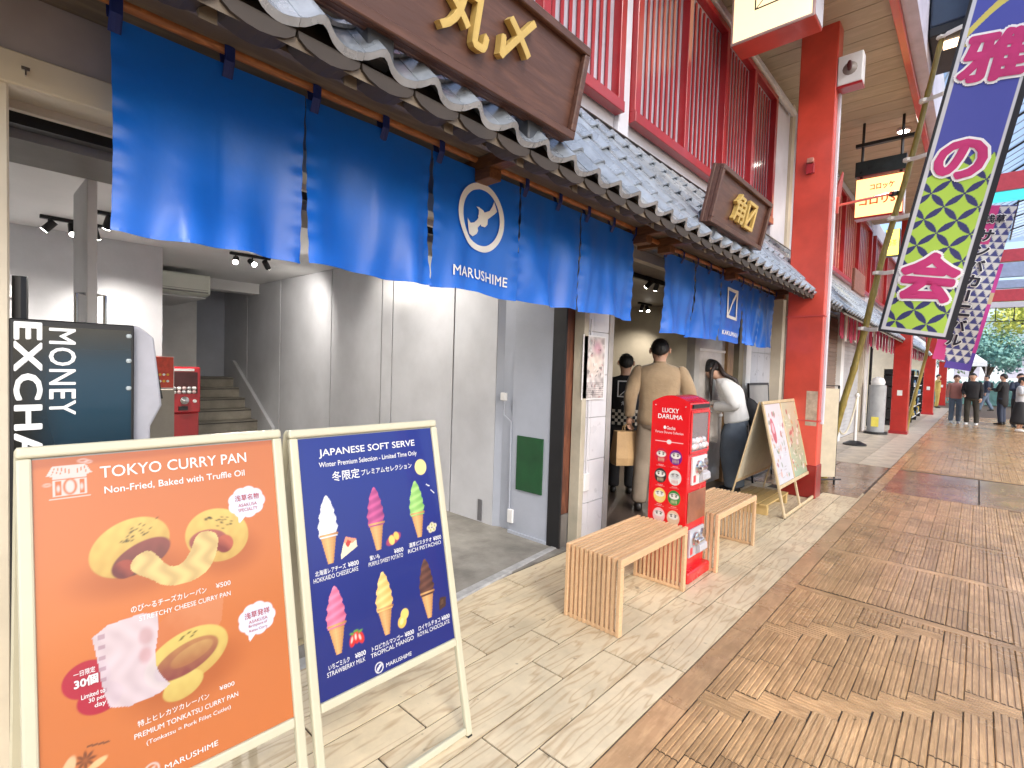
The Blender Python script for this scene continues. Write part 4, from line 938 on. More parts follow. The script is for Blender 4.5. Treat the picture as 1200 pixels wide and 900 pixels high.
L('TOKYO CURRY PAN', .162, .53, 1.193, 1.224, bold=.006); L('Non-Fried, Baked with Truffle Oil', .17, .522, 1.148, 1.170, bold=.008)
L('浅草名物', .488, .560, 1.073, 1.092, bold=.01, m=pink_ink); L('ASAKUSA', .497, .552, 1.055, 1.065, m=pink_ink); L('SPECIALTY', .496, .553, 1.040, 1.050, m=pink_ink)
L('浅草発祥', .492, .566, .717, .736, bold=.01, m=pink_ink); L('ASAKUSA', .503, .558, .702, .711, m=pink_ink); L('Birthplace of', .502, .556, .689, .699, m=pink_ink); L('Katsu Curry', .503, .556, .675, .685, m=pink_ink)
L('のび〜るチーズカレーパン', .215, .395, .828, .846, bold=.006); L('¥500', .42, .46, .832, .846); L('STRETCHY CHEESE CURRY PAN', .232, .458, .802, .815)
L('一日限定', .095, .137, .712, .726, bold=.01); L('30個', .095, .142, .685, .709, bold=.03); L('Limited to', .108, .155, .656, .667, bold=.01); L('30 per', .122, .155, .640, .653, bold=.01); L('day', .133, .156, .624, .638, bold=.01)
L('特上ヒレカツカレーパン', .218, .385, .540, .556, bold=.006); L('¥800', .412, .452, .548, .560); L('PREMIUM TONKATSU CURRY PAN', .210, .460, .514, .527); L('(Tonkatsu = Pork Fillet Cutlet)', .235, .438, .486, .500)
L('MARUSHIME', .272, .40, .408, .422)

# ================================================================ MENU EASEL
wd_frame = wood('pale_easel_wood', (.62, .50, .33), (.50, .38, .22), 6, 8, .5, 1, .02)
A3 = aframe('menu_easel', 'wide pale wooden double menu easel with pink and green food posters by the red column', 5.763, 1.269, 1.229, .30, 1.41, TAU, mid=.63, cat='menu board', fm=wd_frame, fw=.036, group=None)
def menu_art(bg1, bg2, seed):
    def fn(X, Y):
        r = np.random.default_rng(seed); C = np.ones(X.shape + (3,)) * np.array(bg1); k = smst(.4, 1.1, Y)[..., None]; C = C * k + np.array(bg2) * (1 - k)
        x0, x1 = X.min(), X.max()
        for i in range(46):
            cx, cy = r.uniform(x0 + .03, x1 - .03), r.uniform(.38, 1.10); c = [(.35, .03, .05), (.5, .25, .08), (.75, .7, .68), (.12, .18, .08), (.6, .35, .3)][r.integers(5)]
            C = blend(C, .8 * ell(X, Y, cx, cy, r.uniform(.01, .04), r.uniform(.01, .04), r.uniform(0, 90)), c)
        if seed == 1: C = blend(C, ell(X, Y, x0 + .17, .90, .07, .14, 10), (.45, .04, .07)); C = blend(C, ell(X, Y, x0 + .17, .93, .035, .06, 10), (.75, .35, .4))
        for i in range(26):
            cx, cy = r.uniform(x0 + .05, x1 - .1), r.uniform(.38, 1.12); C = blend(C, ((np.abs(Y - cy) < .004) & (np.abs(X - cx) < .045) & (np.sin(X * 500) > -.2)).astype(float) * .6, (.2, .15, .15) if seed == 1 else (.8, .85, .7))
        return C
    return fn
print_grid('printed_poster', .63 - .012 - .036, .852, .006, menu_art((.60, .53, .56), (.55, .56, .62), 1), pm_paper, A3, None, .038, .338, .002)
print_grid('printed_poster', 1.269 - .036 - .642, .852, .006, menu_art((.46, .44, .31), (.30, .42, .28), 2), pm_paper, A3, None, .644, .338, .002)

# ================================================================ LEFT KIOSK, CAPSULE MACHINE, LAMPS INSIDE
ks = thing('exchange_kiosk', 'black money exchange panel with white sideways lettering on a white machine, behind the orange poster', 'kiosk', (.28, 2.30, 0))
def kiosk_panel(X, Y):
    C = np.ones(X.shape + (3,)) * .006; k = smst(.9, 1.35, Y) * (1 - smst(1.4, 1.62, Y)) * smst(0, .15, X); return C * (1 - k[..., None]) + np.array((.004, .035, .065)) * k[..., None]
obj('panel', MB().box(-.165, .165, 0, .03, 0, 1.60), black_paint, ks, bevel=.004)
xfk = lambda V: np.stack([V[:, 0] - .155, -.0015 + 0 * V[:, 0], V[:, 1]], 1)
print_grid('printed_film', .31, 1.57, .01, kiosk_panel, pm_gloss, ks, xfk, 0, .01)
mk = lambda x, y, z: (x - .155, -.003 - z, y)
letters('MONEY', .085, .155, 1.28, 1.575, print_white, ks, bold=.012, rot=-90, xf=mk, sp=1.1); letters('EXCHANGE', -.0, .07, .85, 1.59, print_white, ks, bold=.03, rot=-90, xf=mk, sp=1.1)
rg = MB()
for i in range(24):
    t0, t1 = math.pi * i / 12, math.pi * (i + 1) / 12
    rg.quad(*[mk(.19 + r * math.cos(t), 1.12 + r * math.sin(t), 0) for r, t in ((.035, t0), (.045, t0), (.045, t1), (.035, t1))])
obj('emblem', rg, print_white, ks)
letters('S&CEX', .165, .30, 1.02, 1.055, print_white, ks, bold=.01, xf=mk)
for z in (1.56, 1.47, 1.37): obj('snap_rivet', MB().ball((.148, -.004, z), (.009, .004, .009), 8, 5), M('rivet_grey', (.35, .4, .42), .3), ks)
obj('support_post', MB().tube([(-.14, .05, 0), (-.135, .05, 1.74)], .02, 8), black_paint, ks)
obj('machine_body', MB().prism([(.05, .0), (.225, .0), (.225, 1.22), (.262, 1.30), (.235, 1.56), (.19, 1.60), (.05, 1.60)], lambda a, b, d: (a, d, b), .04, .42), M('pale_lilac_case', (.40, .40, .45), .4, dirt=.1), ks, bevel=.008, seg=2)
obj('screen', MB().box(.235, .26, .08, .36, 1.32, 1.5, rot=Matrix.Rotation(R(-9), 3, 'Y')), black_paint, ks)
dl = thing('door_leaf', 'white door leaf standing open behind the money exchange panel', 'door', (.45, 3.2, 0))
obj('leaf', MB().box(-.02, .02, 0, .42, .0, 2.34), white_paint, dl, bevel=.004)
for s in (-1, 1):
    obj('handle', MB().tube([(s * .02, .035, 1.50), (s * .055, .035, 1.50), (s * .055, .035, 1.78), (s * .02, .035, 1.78)], .008), steel, dl)
g2 = thing('capsule_machine', 'small red capsule machine deep inside the grey shop, beside the stairs', 'vending machine', (1.58, 6.0, 0))
obj('cabinet', MB().box(-.15, .15, 0, .30, .9, 1.37), M('red_cabinet', (.42, .01, .02), .3, coat=.4), g2, bevel=.012, seg=2)
obj('stand', MB().box(-.14, .14, .01, .29, 0, .899), red_deep, g2, bevel=.01)
obj('window', MB().box(-.12, .12, -.004, -.0005, 1.10, 1.32), dark_in, g2)
obj('title_strip', MB().box(-.09, .09, -.006, -.001, 1.33, 1.355), white_paint, g2)
for i in range(10): obj('capsule', MB().ball((-.09 + .045 * (i % 5), -.004, 1.115 + .038 * (i // 5)), .021, 8, 5), ccs[i % 3], g2, smooth='all')
obj('crank_disc', MB().lathe([(.042, 0), (.04, -.025), (.01, -.04)], (0, 0, 1.03), 14, 'y'), steel, g2, smooth=True)
obj('crank_disc', MB().lathe([(.018, 0), (.016, -.02), (.004, -.02)], (.095, 0, 1.02), 10, 'y'), white_paint, g2)
obj('prize_chute', MB().box(-.05, .03, -.02, -.001, .93, .97), black_paint, g2)
pp = thing('red_poster', 'small red poster with white base on the counter by the small capsule machine', 'poster', (1.285, 5.5, 0))
obj('stand', MB().box(-.10, .09, .02, .10, 0, 1.17), M('counter_beige', (.35, .32, .27), .5), pp)
obj('sheet', MB().box(-.075, .075, -.005, .003, 1.19, 1.47), M('poster_red', (.65, .06, .03), .4, var=.25, ns=20), pp)
obj('border', MB().box(-.083, .083, .0035, .010, 1.175, 1.48), white_paint, pp)
ymat = M('poster_yellow', (.8, .45, .05), .5)
for i in range(6): obj('printed_dot', MB().lathe([(.012, 0), (.012, -.002)], (-.05 + .03 * (i % 3) + .02, -.006, 1.25 + .06 * (i // 3)), 8, 'y'), ymat if i % 2 else print_white, pp)
ac = thing('air_conditioner', 'white wall air conditioner under the ceiling above the stairs', 'air conditioner', (2.02, 8.0, 2.32))
obj('housing', MB().prism([(0, .02), (.03, 0), (.20, .02), (.22, .06), (.22, .27), (.20, .29), (0, .29)], lambda a, b, d: (d, .22 - a, b), -.46, .40), M('ac_white', (.70, .72, .64), .35, var=.03), ac, bevel=.012, seg=2)
obj('louvre', MB().box(-.44, .37, -.006, .02, .035, .055).box(-.44, .37, -.004, .02, .075, .08), M('ac_shadow_grey', (.25, .25, .23), .5), ac)
obj('bracket_plate', MB().box(-.46, .40, .2, 1.95, -.02, -.001), ceil_mat, ac)
lampm = glow('lamp_glow', (1, .95, .85), 22.0)
def spot_track(label, loc, aims, power, group='ceiling spot lights'):
    t = thing('track_spotlight', label, 'spot light', loc, group=group)
    obj('base_bar', MB().box(-.22, .22, -.025, .025, -.03, -.0), dark_metal, t, bevel=.004)
    for i, (dx, aim) in enumerate(aims):
        d = Vector(aim).normalized(); p = Vector((dx, 0, -.09))
        h = obj('spot_head', MB().tube([p - d * .06, p + d * .05], .032, 12), dark_metal, t, smooth=True)
        obj('stem', MB().tube([(dx, 0, -.02), tuple(p)], .008, 6), dark_metal, h)
        obj('bulb', MB().tube([p + d * .0505, p + d * .054], .028, 12), lampm, h)
        l = bpy.data.lights.new('spot_lamp', 'SPOT'); l.energy = power; l.spot_size = R(105); l.spot_blend = .8; l.shadow_soft_size = .05; l.color = (1, .93, .84)
        lo = link('spot_lamp', l, t, p + d * .075); lo.rotation_euler = (-d).to_track_quat('Z', 'Y').to_euler()
    return t
spot_track('dark three-headed spot light on the left ceiling behind the white door', (.72, 6.1, 2.68), [(-.16, (-.8, .25, -1)), (0, (.0, -.5, -.8)), (.16, (.3, .3, -1))], 52)
spot_track('bright spot light pair on the ceiling in front of the air conditioner', (2.32, 6.3, 2.68), [(-.16, (-.3, -.7, -.5)), (.02, (.1, -1, -.5)), (.18, (.9, .9, -.8))], 38)
spot_track('spot light seen just left of the large curtain edge', (.98, 5.5, 2.68), [(-.1, (-.2, .5, -1)), (.1, (.6, .2, -.8))], 40)
spot_track('spot light hidden high behind the long blue curtain', (2.2, 4.0, 2.68), [(-.1, (1, .3, -.9)), (.1, (1, -.35, -1))], 20)
spot_track('tiny warm spot light between the two blue curtains', (6.0, 3.12, 2.66), [(-.1, (.2, 1, -.7)), (.1, (.5, .6, -1))], 26)
spot_track('warm ceiling spot light deep in the second shop', (8.2, 4.4, 2.66), [(-.1, (.2, .4, -1)), (.1, (-.4, -.6, -1))], 30)

# ================================================================ PAPER POSTER ON THE PILLAR, BOARDS, STANCHION
po = thing('wall_poster', 'grey and pink crowded paper poster taped to the white tiled pillar', 'poster', (3.44, 2.37, 1.245))
def paper_art(X, Y):
    r = np.random.default_rng(5); C = np.ones(X.shape + (3,)) * .52
    C = C * (1 + .35 * np.clip(nois(X, Y, 60, 2), -1, 1))[..., None] * np.array((1.02, .93, .90)); C = blend(C, ell(X, Y, .15, .28, .12, .09, 20, .05) * .6, (.75, .62, .52)); C = blend(C, ell(X, Y, .2, .42, .06, .05, 0, .04) * .6, (.5, .15, .25))
    for i in range(60): C = blend(C, ell(X, Y, r.uniform(0, .3), r.uniform(0, .5), r.uniform(.003, .02), r.uniform(.003, .02), r.uniform(0, 90)) * .7, [(.08, .07, .08), (.7, .68, .66), (.4, .2, .2)][r.integers(3)])
    for i in range(6): C = blend(C, ((np.abs(X - .025) < .013) & (np.abs(Y - .47 + i * .036) < .012)).astype(float) * .8, (.04, .03, .05))
    for i in range(7): C = blend(C, ((np.abs(Y - .03 - i * .016) < .004) & (np.sin(X * 340 + i * 2) > -.3)).astype(float) * .8, (.06, .05, .05))
    return C
print_grid('printed_sheet', .31, .51, .004, paper_art, pm_paper, po, lambda V: np.stack([V[:, 0], -.0 * V[:, 0], V[:, 1]], 1))
obj('paper_backing', MB().box(-.012, .322, .001, .004, -.012, .522), white_paint, po)
bb = thing('framed_board', 'blank grey board in a thin black frame leaning on the tiled wall behind the woman', 'menu board', (7.75, 2.20, 0), (R(-5), 0, 0))
obj('board_sheet', MB().box(-.42, .42, .0, .012, .10, 1.33), M('board_grey', (.36, .35, .33), .4, dirt=.1), bb)
obj('frame', MB().box(-.44, .44, -.008, .018, 1.33, 1.36).box(-.44, .44, -.008, .018, .07, .10).box(-.44, -.42, -.008, .018, 0, 1.36).box(.42, .44, -.008, .018, .0, 1.36), black_paint, bb, bevel=.003)
bc = thing('easel_board', 'cream board on a black metal easel, standing just past the red column', 'menu board', (7.85, 1.58, 0), (0, 0, R(-38)))
obj('board_sheet', MB().box(-.30, .30, -.012, .012, .12, 1.32), M('board_cream', (.50, .44, .32), .5), bc)
obj('easel_frame', MB().tube([(-.33, .03, 0), (-.33, .03, 1.36), (.33, .03, 1.36), (.33, .03, 0)], .014, 6).tube([(0, .03, 1.3), (0, .45, 0)], .012, 6).tube([(-.33, -.08, .1), (.33, -.08, .1)], .012, 6), black_paint, bc)
sn = thing('stanchion', 'white rope post on a round black base by the closed shutters', 'rope post', (13.2, 1.93, 0))
obj('post', MB().lathe([(.032, .05), (.03, 1.05), (.045, 1.06), (.045, 1.09), (.02, 1.13)], (0, 0, 0), 12), white_paint, sn, smooth=True)
obj('base', MB().lathe([(.22, 0), (.22, .03), (.10, .09), (.03, .10)], (0, 0, 0), 20), black_paint, sn, smooth=True)
obj('rope', MB().tube([(-1.55 + .155 * i, .12 - .012 * i, .30 + 1.0 * ((i - 4.2) / 5.8) ** 2 * (.75 if i > 4 else .9)) for i in range(11)], .018, 6), M('rope_cream', (.6, .55, .42), .8, bump=.4), sn)
lp = thing('low_platform', 'low yellowish wooden slatted stand behind the menu easel', 'platform', (6.15, 1.78, 0))
for k in range(5): obj('slat', MB().box(-.42, .42, -.20 + .085 * k, -.13 + .085 * k, .10, .118), M('yellow_pine', (.55, .38, .15), .5, var=.15), lp)
for x in (-.36, .36): obj('bearer', MB().box(x - .03, x + .03, -.20, .21, 0, .0995), bpy.data.materials['yellow_pine'], lp)

# ================================================================ PEOPLE
def skinned(name, nodes, edges, roots, mat, parent, sub=1):
    me = bpy.data.meshes.new(name); me.from_pydata([n[:3] for n in nodes], edges, []); me.materials.append(mat)
    o = link(name, me, parent); o.modifiers.new('skin', 'SKIN').use_smooth_shade = True
    sv = me.skin_vertices[0].data
    for i, n in enumerate(nodes): sv[i].radius = (n[3], n[4] if len(n) > 4 else n[3]); sv[i].use_root = i in roots
    s = o.modifiers.new('sub', 'SUBSURF'); s.levels = sub; s.render_levels = sub
    return o
def hand(nodes, edges, roots, wrist, d, side, curl=.5, s=1.0, simple=False):
    """palm + five fingers; d = direction of the forearm, side = thumb side direction"""
    d = Vector(d).normalized(); sd_ = Vector(side); sd_ = (sd_ - d * sd_.dot(d)).normalized(); pn = d.cross(sd_).normalized()
    w = Vector(wrist); pr = w + d * .045 * s
    i0 = len(nodes); nodes += [(*w, .024 * s, .020 * s), (*pr, .036 * s, .016 * s), (*(w + d * .085 * s), .036 * s, .014 * s)]; edges += [(i0, i0 + 1), (i0 + 1, i0 + 2)]; roots.append(i0)
    for k, (off, ln_) in enumerate(((.026, .070), (.009, .078), (-.009, .072), (-.026, .056))):
        b = w + d * .080 * s + sd_ * off * s; i = len(nodes); a = curl; p = b; nodes.append((*p, .0095 * s)); roots.append(i)
        for q in range(3):
            a2 = a * (q + .6); dd = d * math.cos(a2) + pn * math.sin(a2); p = p + dd * ln_ * s / 3; nodes.append((*p, (.0088 - .0008 * q) * s)); edges.append((i + q, i + q + 1))
    b = w + d * .03 * s + sd_ * .02 * s; i = len(nodes); roots.append(i)
    nodes += [(*b, .012 * s), (*(b + sd_ * .028 * s + d * .018 * s + pn * .008 * s), .011 * s), (*(b + sd_ * .036 * s + d * .048 * s + pn * .018 * s), .0095 * s)]; edges += [(i, i + 1), (i + 1, i + 2)]
def loftmesh(name, rings, mat, parent, n=20, sub=1, wr=0, seed=0, caps=True):
    """rings: (center, rx, ry, xdir) stacked ellipses"""
    r = np.random.default_rng(seed); ph = r.uniform(0, 6.28, 8); mb = MB(); R_ = []
    for k, (c, rx, ry, xd, yd) in enumerate(rings):
        c, xd, yd = Vector(c), Vector(xd).normalized(), Vector(yd).normalized(); ring = []
        for j in range(n):
            a = 2 * math.pi * j / n; w = 1 + wr * (math.sin(3 * a + ph[0] + k * .9) * .5 + math.sin(5 * a + ph[1] - k * 1.3) * .35 + math.sin(2 * a + k * 1.7 + ph[2]) * .4)
            ca, sa = math.cos(a), math.sin(a); ca = math.copysign(abs(ca) ** .85, ca); sa = math.copysign(abs(sa) ** .85, sa)
            ring.append(c + xd * ca * rx * w + yd * sa * ry * w)
        R_.append(ring)
    mb.loft(R_, True, caps); o = obj(name, mb, mat, parent, smooth='all')
    if sub: s = o.modifiers.new('sub', 'SUBSURF'); s.levels = sub; s.render_levels = sub
    return o
def tubeloft(name, pts, rads, mat, parent, n=14, sub=1, wr=0, seed=0):
    pts = [Vector(p) for p in pts]; rings = []; up = Vector((1, 0, 0))
    # resample for folds
    for i, p in enumerate(pts):
        t = (pts[min(i + 1, len(pts) - 1)] - pts[max(i - 1, 0)]).normalized(); a = up - t * up.dot(t)
        if a.length < .2: a = Vector((0, 1, 0)) - t * t.y
        a.normalize(); r = rads[i]; r = r if isinstance(r, (tuple, list)) else (r, r); rings.append((p, r[0], r[1], a, t.cross(a)))
    return loftmesh(name, rings, mat, parent, n, sub, wr, seed)
def lerp(a, b, t): return Vector(a).lerp(Vector(b), t)
def dense(pts, rads, k=3):
    P_, R_ = [], []
    for i in range(len(pts) - 1):
        for j in range(k):
            t = j / k; P_.append(lerp(pts[i], pts[i + 1], t)); ra, rb = rads[i], rads[i + 1]
            ra = ra if isinstance(ra, tuple) else (ra, ra); rb = rb if isinstance(rb, tuple) else (rb, rb); R_.append((ra[0] + (rb[0] - ra[0]) * t, ra[1] + (rb[1] - ra[1]) * t))
    P_.append(Vector(pts[-1])); R_.append(rads[-1] if isinstance(rads[-1], tuple) else (rads[-1],) * 2); return P_, R_
def person(label, loc, rz, Ht, top_m, bot_m, shoe_m, J, group=None, skirt=False, coat=None, detail=True, hair='short', hairm=hair_mat, fat=1.0, cuff=None, name='person', mask=None):
    """faces +y locally; J overrides joints (metres for a 1.75 m person)"""
    k = Ht / 1.75; t = thing(name, label, 'person', loc, (0, 0, rz), group)
    j = dict(hip=(0, 0, .93), waist=(0, 0, 1.08), chest=(0, .0, 1.30), neck=(0, .0, 1.46), head=(0, .015, 1.61), lsh=(-.175, 0, 1.425), rsh=(.175, 0, 1.425), lel=(-.23, -.02, 1.14), rel=(.23, -.02, 1.14),
             lwr=(-.23, .06, .90), rwr=(.23, .06, .90), lkn=(-.10, .02, .50), rkn=(.10, .02, .50), lan=(-.10, -.01, .09), ran=(.10, -.01, .09), lhp=(-.09, 0, .92), rhp=(.09, 0, .92))
    j.update({a: b for a, b in J.items() if a in j}); j = {a: Vector(b) * k for a, b in j.items()}
    hd, nk = j['head'], j['neck']; hu = (hd - nk).normalized(); hf = Vector(J.get('look', (0, 1, 0))); hf = (hf - hu * hf.dot(hu)).normalized(); hs = hf.cross(hu).normalized()
    nodes = [(*j['hip'], .13 * k, .10 * k), (*j['waist'], .115 * k, .09 * k), (*j['chest'], .13 * k, .095 * k), (*(nk - hu * .02), .066 * k), (*(nk + hu * .05 * k), .060 * k), (*(hd - hu * .06 * k + hf * .014 * k), .078 * k, .088 * k), (*(hd + hu * .005 * k), .098 * k, .116 * k), (*(hd + hu * .075 * k - hf * .006 * k), .088 * k, .104 * k)]
    edges = [(i, i + 1) for i in range(7)]; roots = [0]
    def ch(par, pts):
        p = par
        for q in pts: nodes.append(q); edges.append((p, len(nodes) - 1)); p = len(nodes) - 1
    for s in 'lr':
        ch(2, [(*(j[s + 'sh'] + Vector((0, 0, -.03 * k))), .026 * k), (*j[s + 'el'], .026 * k), (*j[s + 'wr'], .024 * k)])
        ch(0, [(*j[s + 'hp'], .085 * k), (*j[s + 'kn'], .055 * k), (*j[s + 'an'], .035 * k)])
    sk = skinned('body', nodes, edges, roots, skin_mat, t, 2 if detail else 1)
    # nose, ears, lips, eyes on the head
    fc = MB(); fc.loft([[tuple(hd + hf * (.088 + e) * k + hu * z * k + hs * x * k) for x, e, z in ring] for ring in ([(-.006, 0, .02), (.006, 0, .02), (.004, .004, .024), (-.004, .004, .024)], [(-.015, 0, -.022), (.015, 0, -.022), (.009, .026, -.018), (-.009, .026, -.018)])])
    obj('nose', fc, skin_mat, t, smooth=True)
    for s in (-1, 1):
        e = MB().ball((0, 0, 0), (.012 * k, .022 * k, .034 * k), 8, 6); M3 = Matrix((hs, hf, hu)).transposed(); e.v = [tuple(M3 @ Vector(v) + hd + hs * s * .094 * k - hf * .005 * k) for v in e.v]; obj('ear', e, skin_mat, t, smooth='all')
        if detail:
            e = MB().ball((0, 0, 0), (.014 * k, .006 * k, .006 * k), 8, 5); e.v = [tuple(M3 @ Vector(v) + hd + hs * s * .032 * k + hf * .092 * k + hu * .012 * k) for v in e.v]; obj('eye', e, black_paint, t)
    e = MB().ball((0, 0, 0), (.022 * k, .006 * k, .006 * k), 8, 5); M3 = Matrix((hs, hf, hu)).transposed(); e.v = [tuple(M3 @ Vector(v) + hd + hf * .094 * k - hu * .048 * k) for v in e.v]
    obj('lips', e, M('lip_pink', (.42, .15, .13), .5), t)
    if mask: e = MB().ball((0, 0, 0), (.06 * k, .05 * k, .045 * k), 10, 6); e.v = [tuple(M3 @ Vector(v) + hd + hf * .065 * k - hu * .04 * k) for v in e.v]; obj('face_mask', e, mask, t, smooth='all')
    # hair cap
    hb_ = MB(); n_ = 22
    for rr in [0]:
        rings = []
        for q in range(8):
            ring = []
            for a in range(n_):
                al = 2 * math.pi * a / n_; front = max(0, math.sin(al)); back = max(0, -math.sin(al)); t2 = math.pi * (.53 + .30 * back ** .8 - .19 * front ** 1.5 + (.06 if hair != 'short' else 0)) * (q + .25) / 7.25
                jig = 1 + .03 * math.sin(7 * al + q) + .02 * math.sin(13 * al - 2 * q)
                v = (hs * math.cos(al) * math.sin(t2) * .092 * jig + hf * math.sin(al) * math.sin(t2) * .108 * jig + hu * math.cos(t2) * .112 * jig) * (1 if hair == 'short' else 1.13)
                ring.append(tuple(hd + (v + hu * .012 - hf * .010) * k))
            rings.append(ring)
        hb_.loft(rings)
    for q in range(170 if detail else 40):      # loose strands that break the outline
        al = rng.uniform(0, 2 * math.pi); back = max(0, -math.sin(al)); th = math.pi * (.50 + .26 * back - .16 * max(0, math.sin(al))) * rng.uniform(.15, 1.0)
        v = hs * math.cos(al) * math.sin(th) * .094 + hf * math.sin(al) * math.sin(th) * .110 + hu * math.cos(th) * .114; dn_ = (hs * math.cos(al) * math.cos(th) + hf * math.sin(al) * math.cos(th) - hu * math.sin(th)) + v.normalized() * .28 + Vector(rng.normal(0, .3, 3))
        a_ = hd + (v + hu * .012 - hf * .010) * k; b_ = a_ + dn_.normalized() * rng.uniform(.02, .045) * k; w_ = v.cross(dn_).normalized() * .004 * k; hb_.add([a_ - w_, a_ + w_, b_], [(0, 1, 2)])
    ho = obj('hair', hb_, hairm, t, smooth='all'); s_ = ho.modifiers.new('sub', 'SUBSURF'); s_.levels = 1; s_.render_levels = 1
    # hands
    for s, sg in (('l', 1), ('r', -1)):
        nd, ed, rt = [], [], []; d = j[s + 'wr'] - j[s + 'el']; hand(nd, ed, rt, j[s + 'wr'] + d.normalized() * .005, d, J.get(s + 'thumb', (sg * .6, .8, 0)), J.get('curl', .45), k)
        skinned('hand', nd, ed, rt, skin_mat, t, 1)
    # trousers or skirt
    if not skirt:
        loftmesh('trousers', [(j['hip'] + Vector((0, 0, z)) * k, a * k * fat, b * k * fat, (1, 0, 0), (0, 1, 0)) for z, a, b in ((-.13, .14, .11), (-.06, .178, .125), (.03, .175, .12), (.10, .16, .11))], bot_m, t, 20, 1, .01)
        lw_ = J.get('legw', 1.0)
        for s in 'lr':
            p_, r_ = dense([j[s + 'hp'] + Vector((0, 0, .02 * k)), lerp(j[s + 'hp'], j[s + 'kn'], .5), j[s + 'kn'], lerp(j[s + 'kn'], j[s + 'an'], .5), j[s + 'an'] + Vector((0, -.005, -.015 * k))], [.100 * k, .092 * k * lw_, .078 * k * lw_, .074 * k * lw_, .070 * k * lw_], 4)
            tubeloft('trouser_leg', p_, r_, bot_m, t, 16, 1, .035, ord(s))
    else:
        rz_ = [(.10, .15, .115), (0, .19, .15), (-.2, .22, .18), (-.45, .25, .21), (-.62, .27, .23), (-.70, .275, .235)]
        loftmesh('skirt', [(j['hip'] + Vector((0, 0, z)) * k, a * k, b * k, (1, 0, 0), (0, 1, 0)) for z, a, b in rz_], bot_m, t, 28, 1, .05, 3)
    for s in 'lr':
        a = j[s + 'an']; f_ = Vector((0, 1, 0)); sh = [(a + Vector((0, -.075 * k, -.045 * k)), .03, .032), (a + Vector((0, -.04 * k, -.035 * k)), .038, .052), (a + Vector((0, .04 * k, -.045 * k)), .042, .044), (a + Vector((0, .12 * k, -.058 * k)), .046, .03), (a + Vector((0, .185 * k, -.066 * k)), .032, .022)]
        loftmesh('shoe', [(c, rx * k, ry * k, (1, 0, 0), (0, 0, 1)) for c, rx, ry in sh], shoe_m, t, 14, 1)
    # top garment
    ax = (j['chest'] - j['hip']).normalized(); sx = (j['rsh'] - j['lsh']).normalized(); sy = ax.cross(sx).normalized() if ax.cross(sx).y > 0 else -(ax.cross(sx)).normalized()
    hem = coat if coat is not None else -.06
    hemp = j['hip'] + Vector((0, 0, hem)) * k
    rings = [(hemp, .185 * fat, .135 * fat), (lerp(hemp, j['hip'], .8), .182 * fat, .132 * fat), (lerp(j['hip'], j['waist'], .6), .170 * fat, .125 * fat), (j['waist'], .168 * fat, .122 * fat), (lerp(j['waist'], j['chest'], .5), .178 * fat, .126 * fat), (j['chest'], .190 * fat, .130 * fat),
             (lerp(j['chest'], nk, .45), .198 * fat, .118 * fat), (lerp(j['chest'], nk, .70), .192 * fat, .100), (lerp(j['chest'], nk, .84), .150 * fat, .085), (lerp(j['chest'], nk, .95), .088, .076), (lerp(j['chest'], nk, 1.04), .068, .068)]
    gt = loftmesh('jacket' if coat is not None else 'top', [(c, a * k, b * k, sx, sy) for c, a, b in rings], top_m, t, 26, 1, J.get('wr', .018), 5)
    aw = J.get('armw', 1.0)
    for s in 'lr':
        p_, r_ = dense([j[s + 'sh'] + (j['chest'] - j[s + 'sh']) * .16 + Vector((0, 0, .012)), j[s + 'sh'] + Vector((0, 0, -.02 * k)), lerp(j[s + 'sh'], j[s + 'el'], .5), j[s + 'el'], lerp(j[s + 'el'], j[s + 'wr'], .5), lerp(j[s + 'el'], j[s + 'wr'], .96)], [.040 * k, .062 * k * fat, .066 * k * aw, .060 * k * aw, .053 * k * aw, .044 * k * aw], 3)
        tubeloft('sleeve', p_, r_, top_m, t, 14, 1, .05, ord(s) + 9)
        if cuff:
            e0, e1 = lerp(j[s + 'el'], j[s + 'wr'], .86), lerp(j[s + 'el'], j[s + 'wr'], .90)
            tubeloft('cuff_stripe', [e0, e1], [.052 * k, .052 * k], cuff, t, 14, 0)
    return t, j
beige_cloth = M('beige_wool', (.33, .235, .14), .85, var=.14, ns=5, bump=1.0, bs=7, sheen=.3); beige2 = M('beige_cotton', (.25, .20, .15), .85, var=.1, bump=.4, bs=10)
white_knit = M('white_knit', (.72, .71, .69), .9, var=.06, bump=.5, bs=10, sheen=.3); grey_cloth = M('slate_grey_cloth', (.11, .135, .17), .85, var=.15, bump=.6, bs=9)
black_cloth = M('black_cloth', (.013, .013, .016), .8, var=.3, bump=.3, bs=12); shoe_black = M('black_leather', (.015, .013, .012), .35); paper_bag = M('kraft_paper', (.45, .29, .14), .7, var=.12, ns=5, bump=.5, bs=8)
mp_ = (4.98, 2.47, 0)
man, mj = person('man in a beige suit seen from behind, queueing at the doorway', mp_, R(-60), 1.86, beige_cloth, beige2, shoe_black,
                 dict(lel=(-.27, -.06, 1.15), lwr=(-.27, .03, .93), rel=(.30, -.02, 1.16), rwr=(.20, .20, 1.05), lan=(-.15, -.01, .09), ran=(.15, .04, .09), lkn=(-.13, .03, .5), rkn=(.13, .05, .5), look=(.1, 1, -.05), armw=1.15, legw=1.05, wr=.03, lsh=(-.195, 0, 1.42), rsh=(.195, 0, 1.42), neck=(0, .02, 1.475), head=(0, .045, 1.60)), coat=-.09, fat=1.12)
obj('back_vent', MB().box(-.004, .004, -.182, -.16, .84, 1.06), black_cloth, man); 
collar = loftmesh('collar', [(mj['neck'] + Vector((0, -.005, z)), a, b, (1, 0, 0), (0, 1, 0)) for z, a, b in ((-.05, .085, .078), (-.015, .072, .068), (.02, .066, .064))], beige_cloth, man, 18, 1, 0, 0, False)
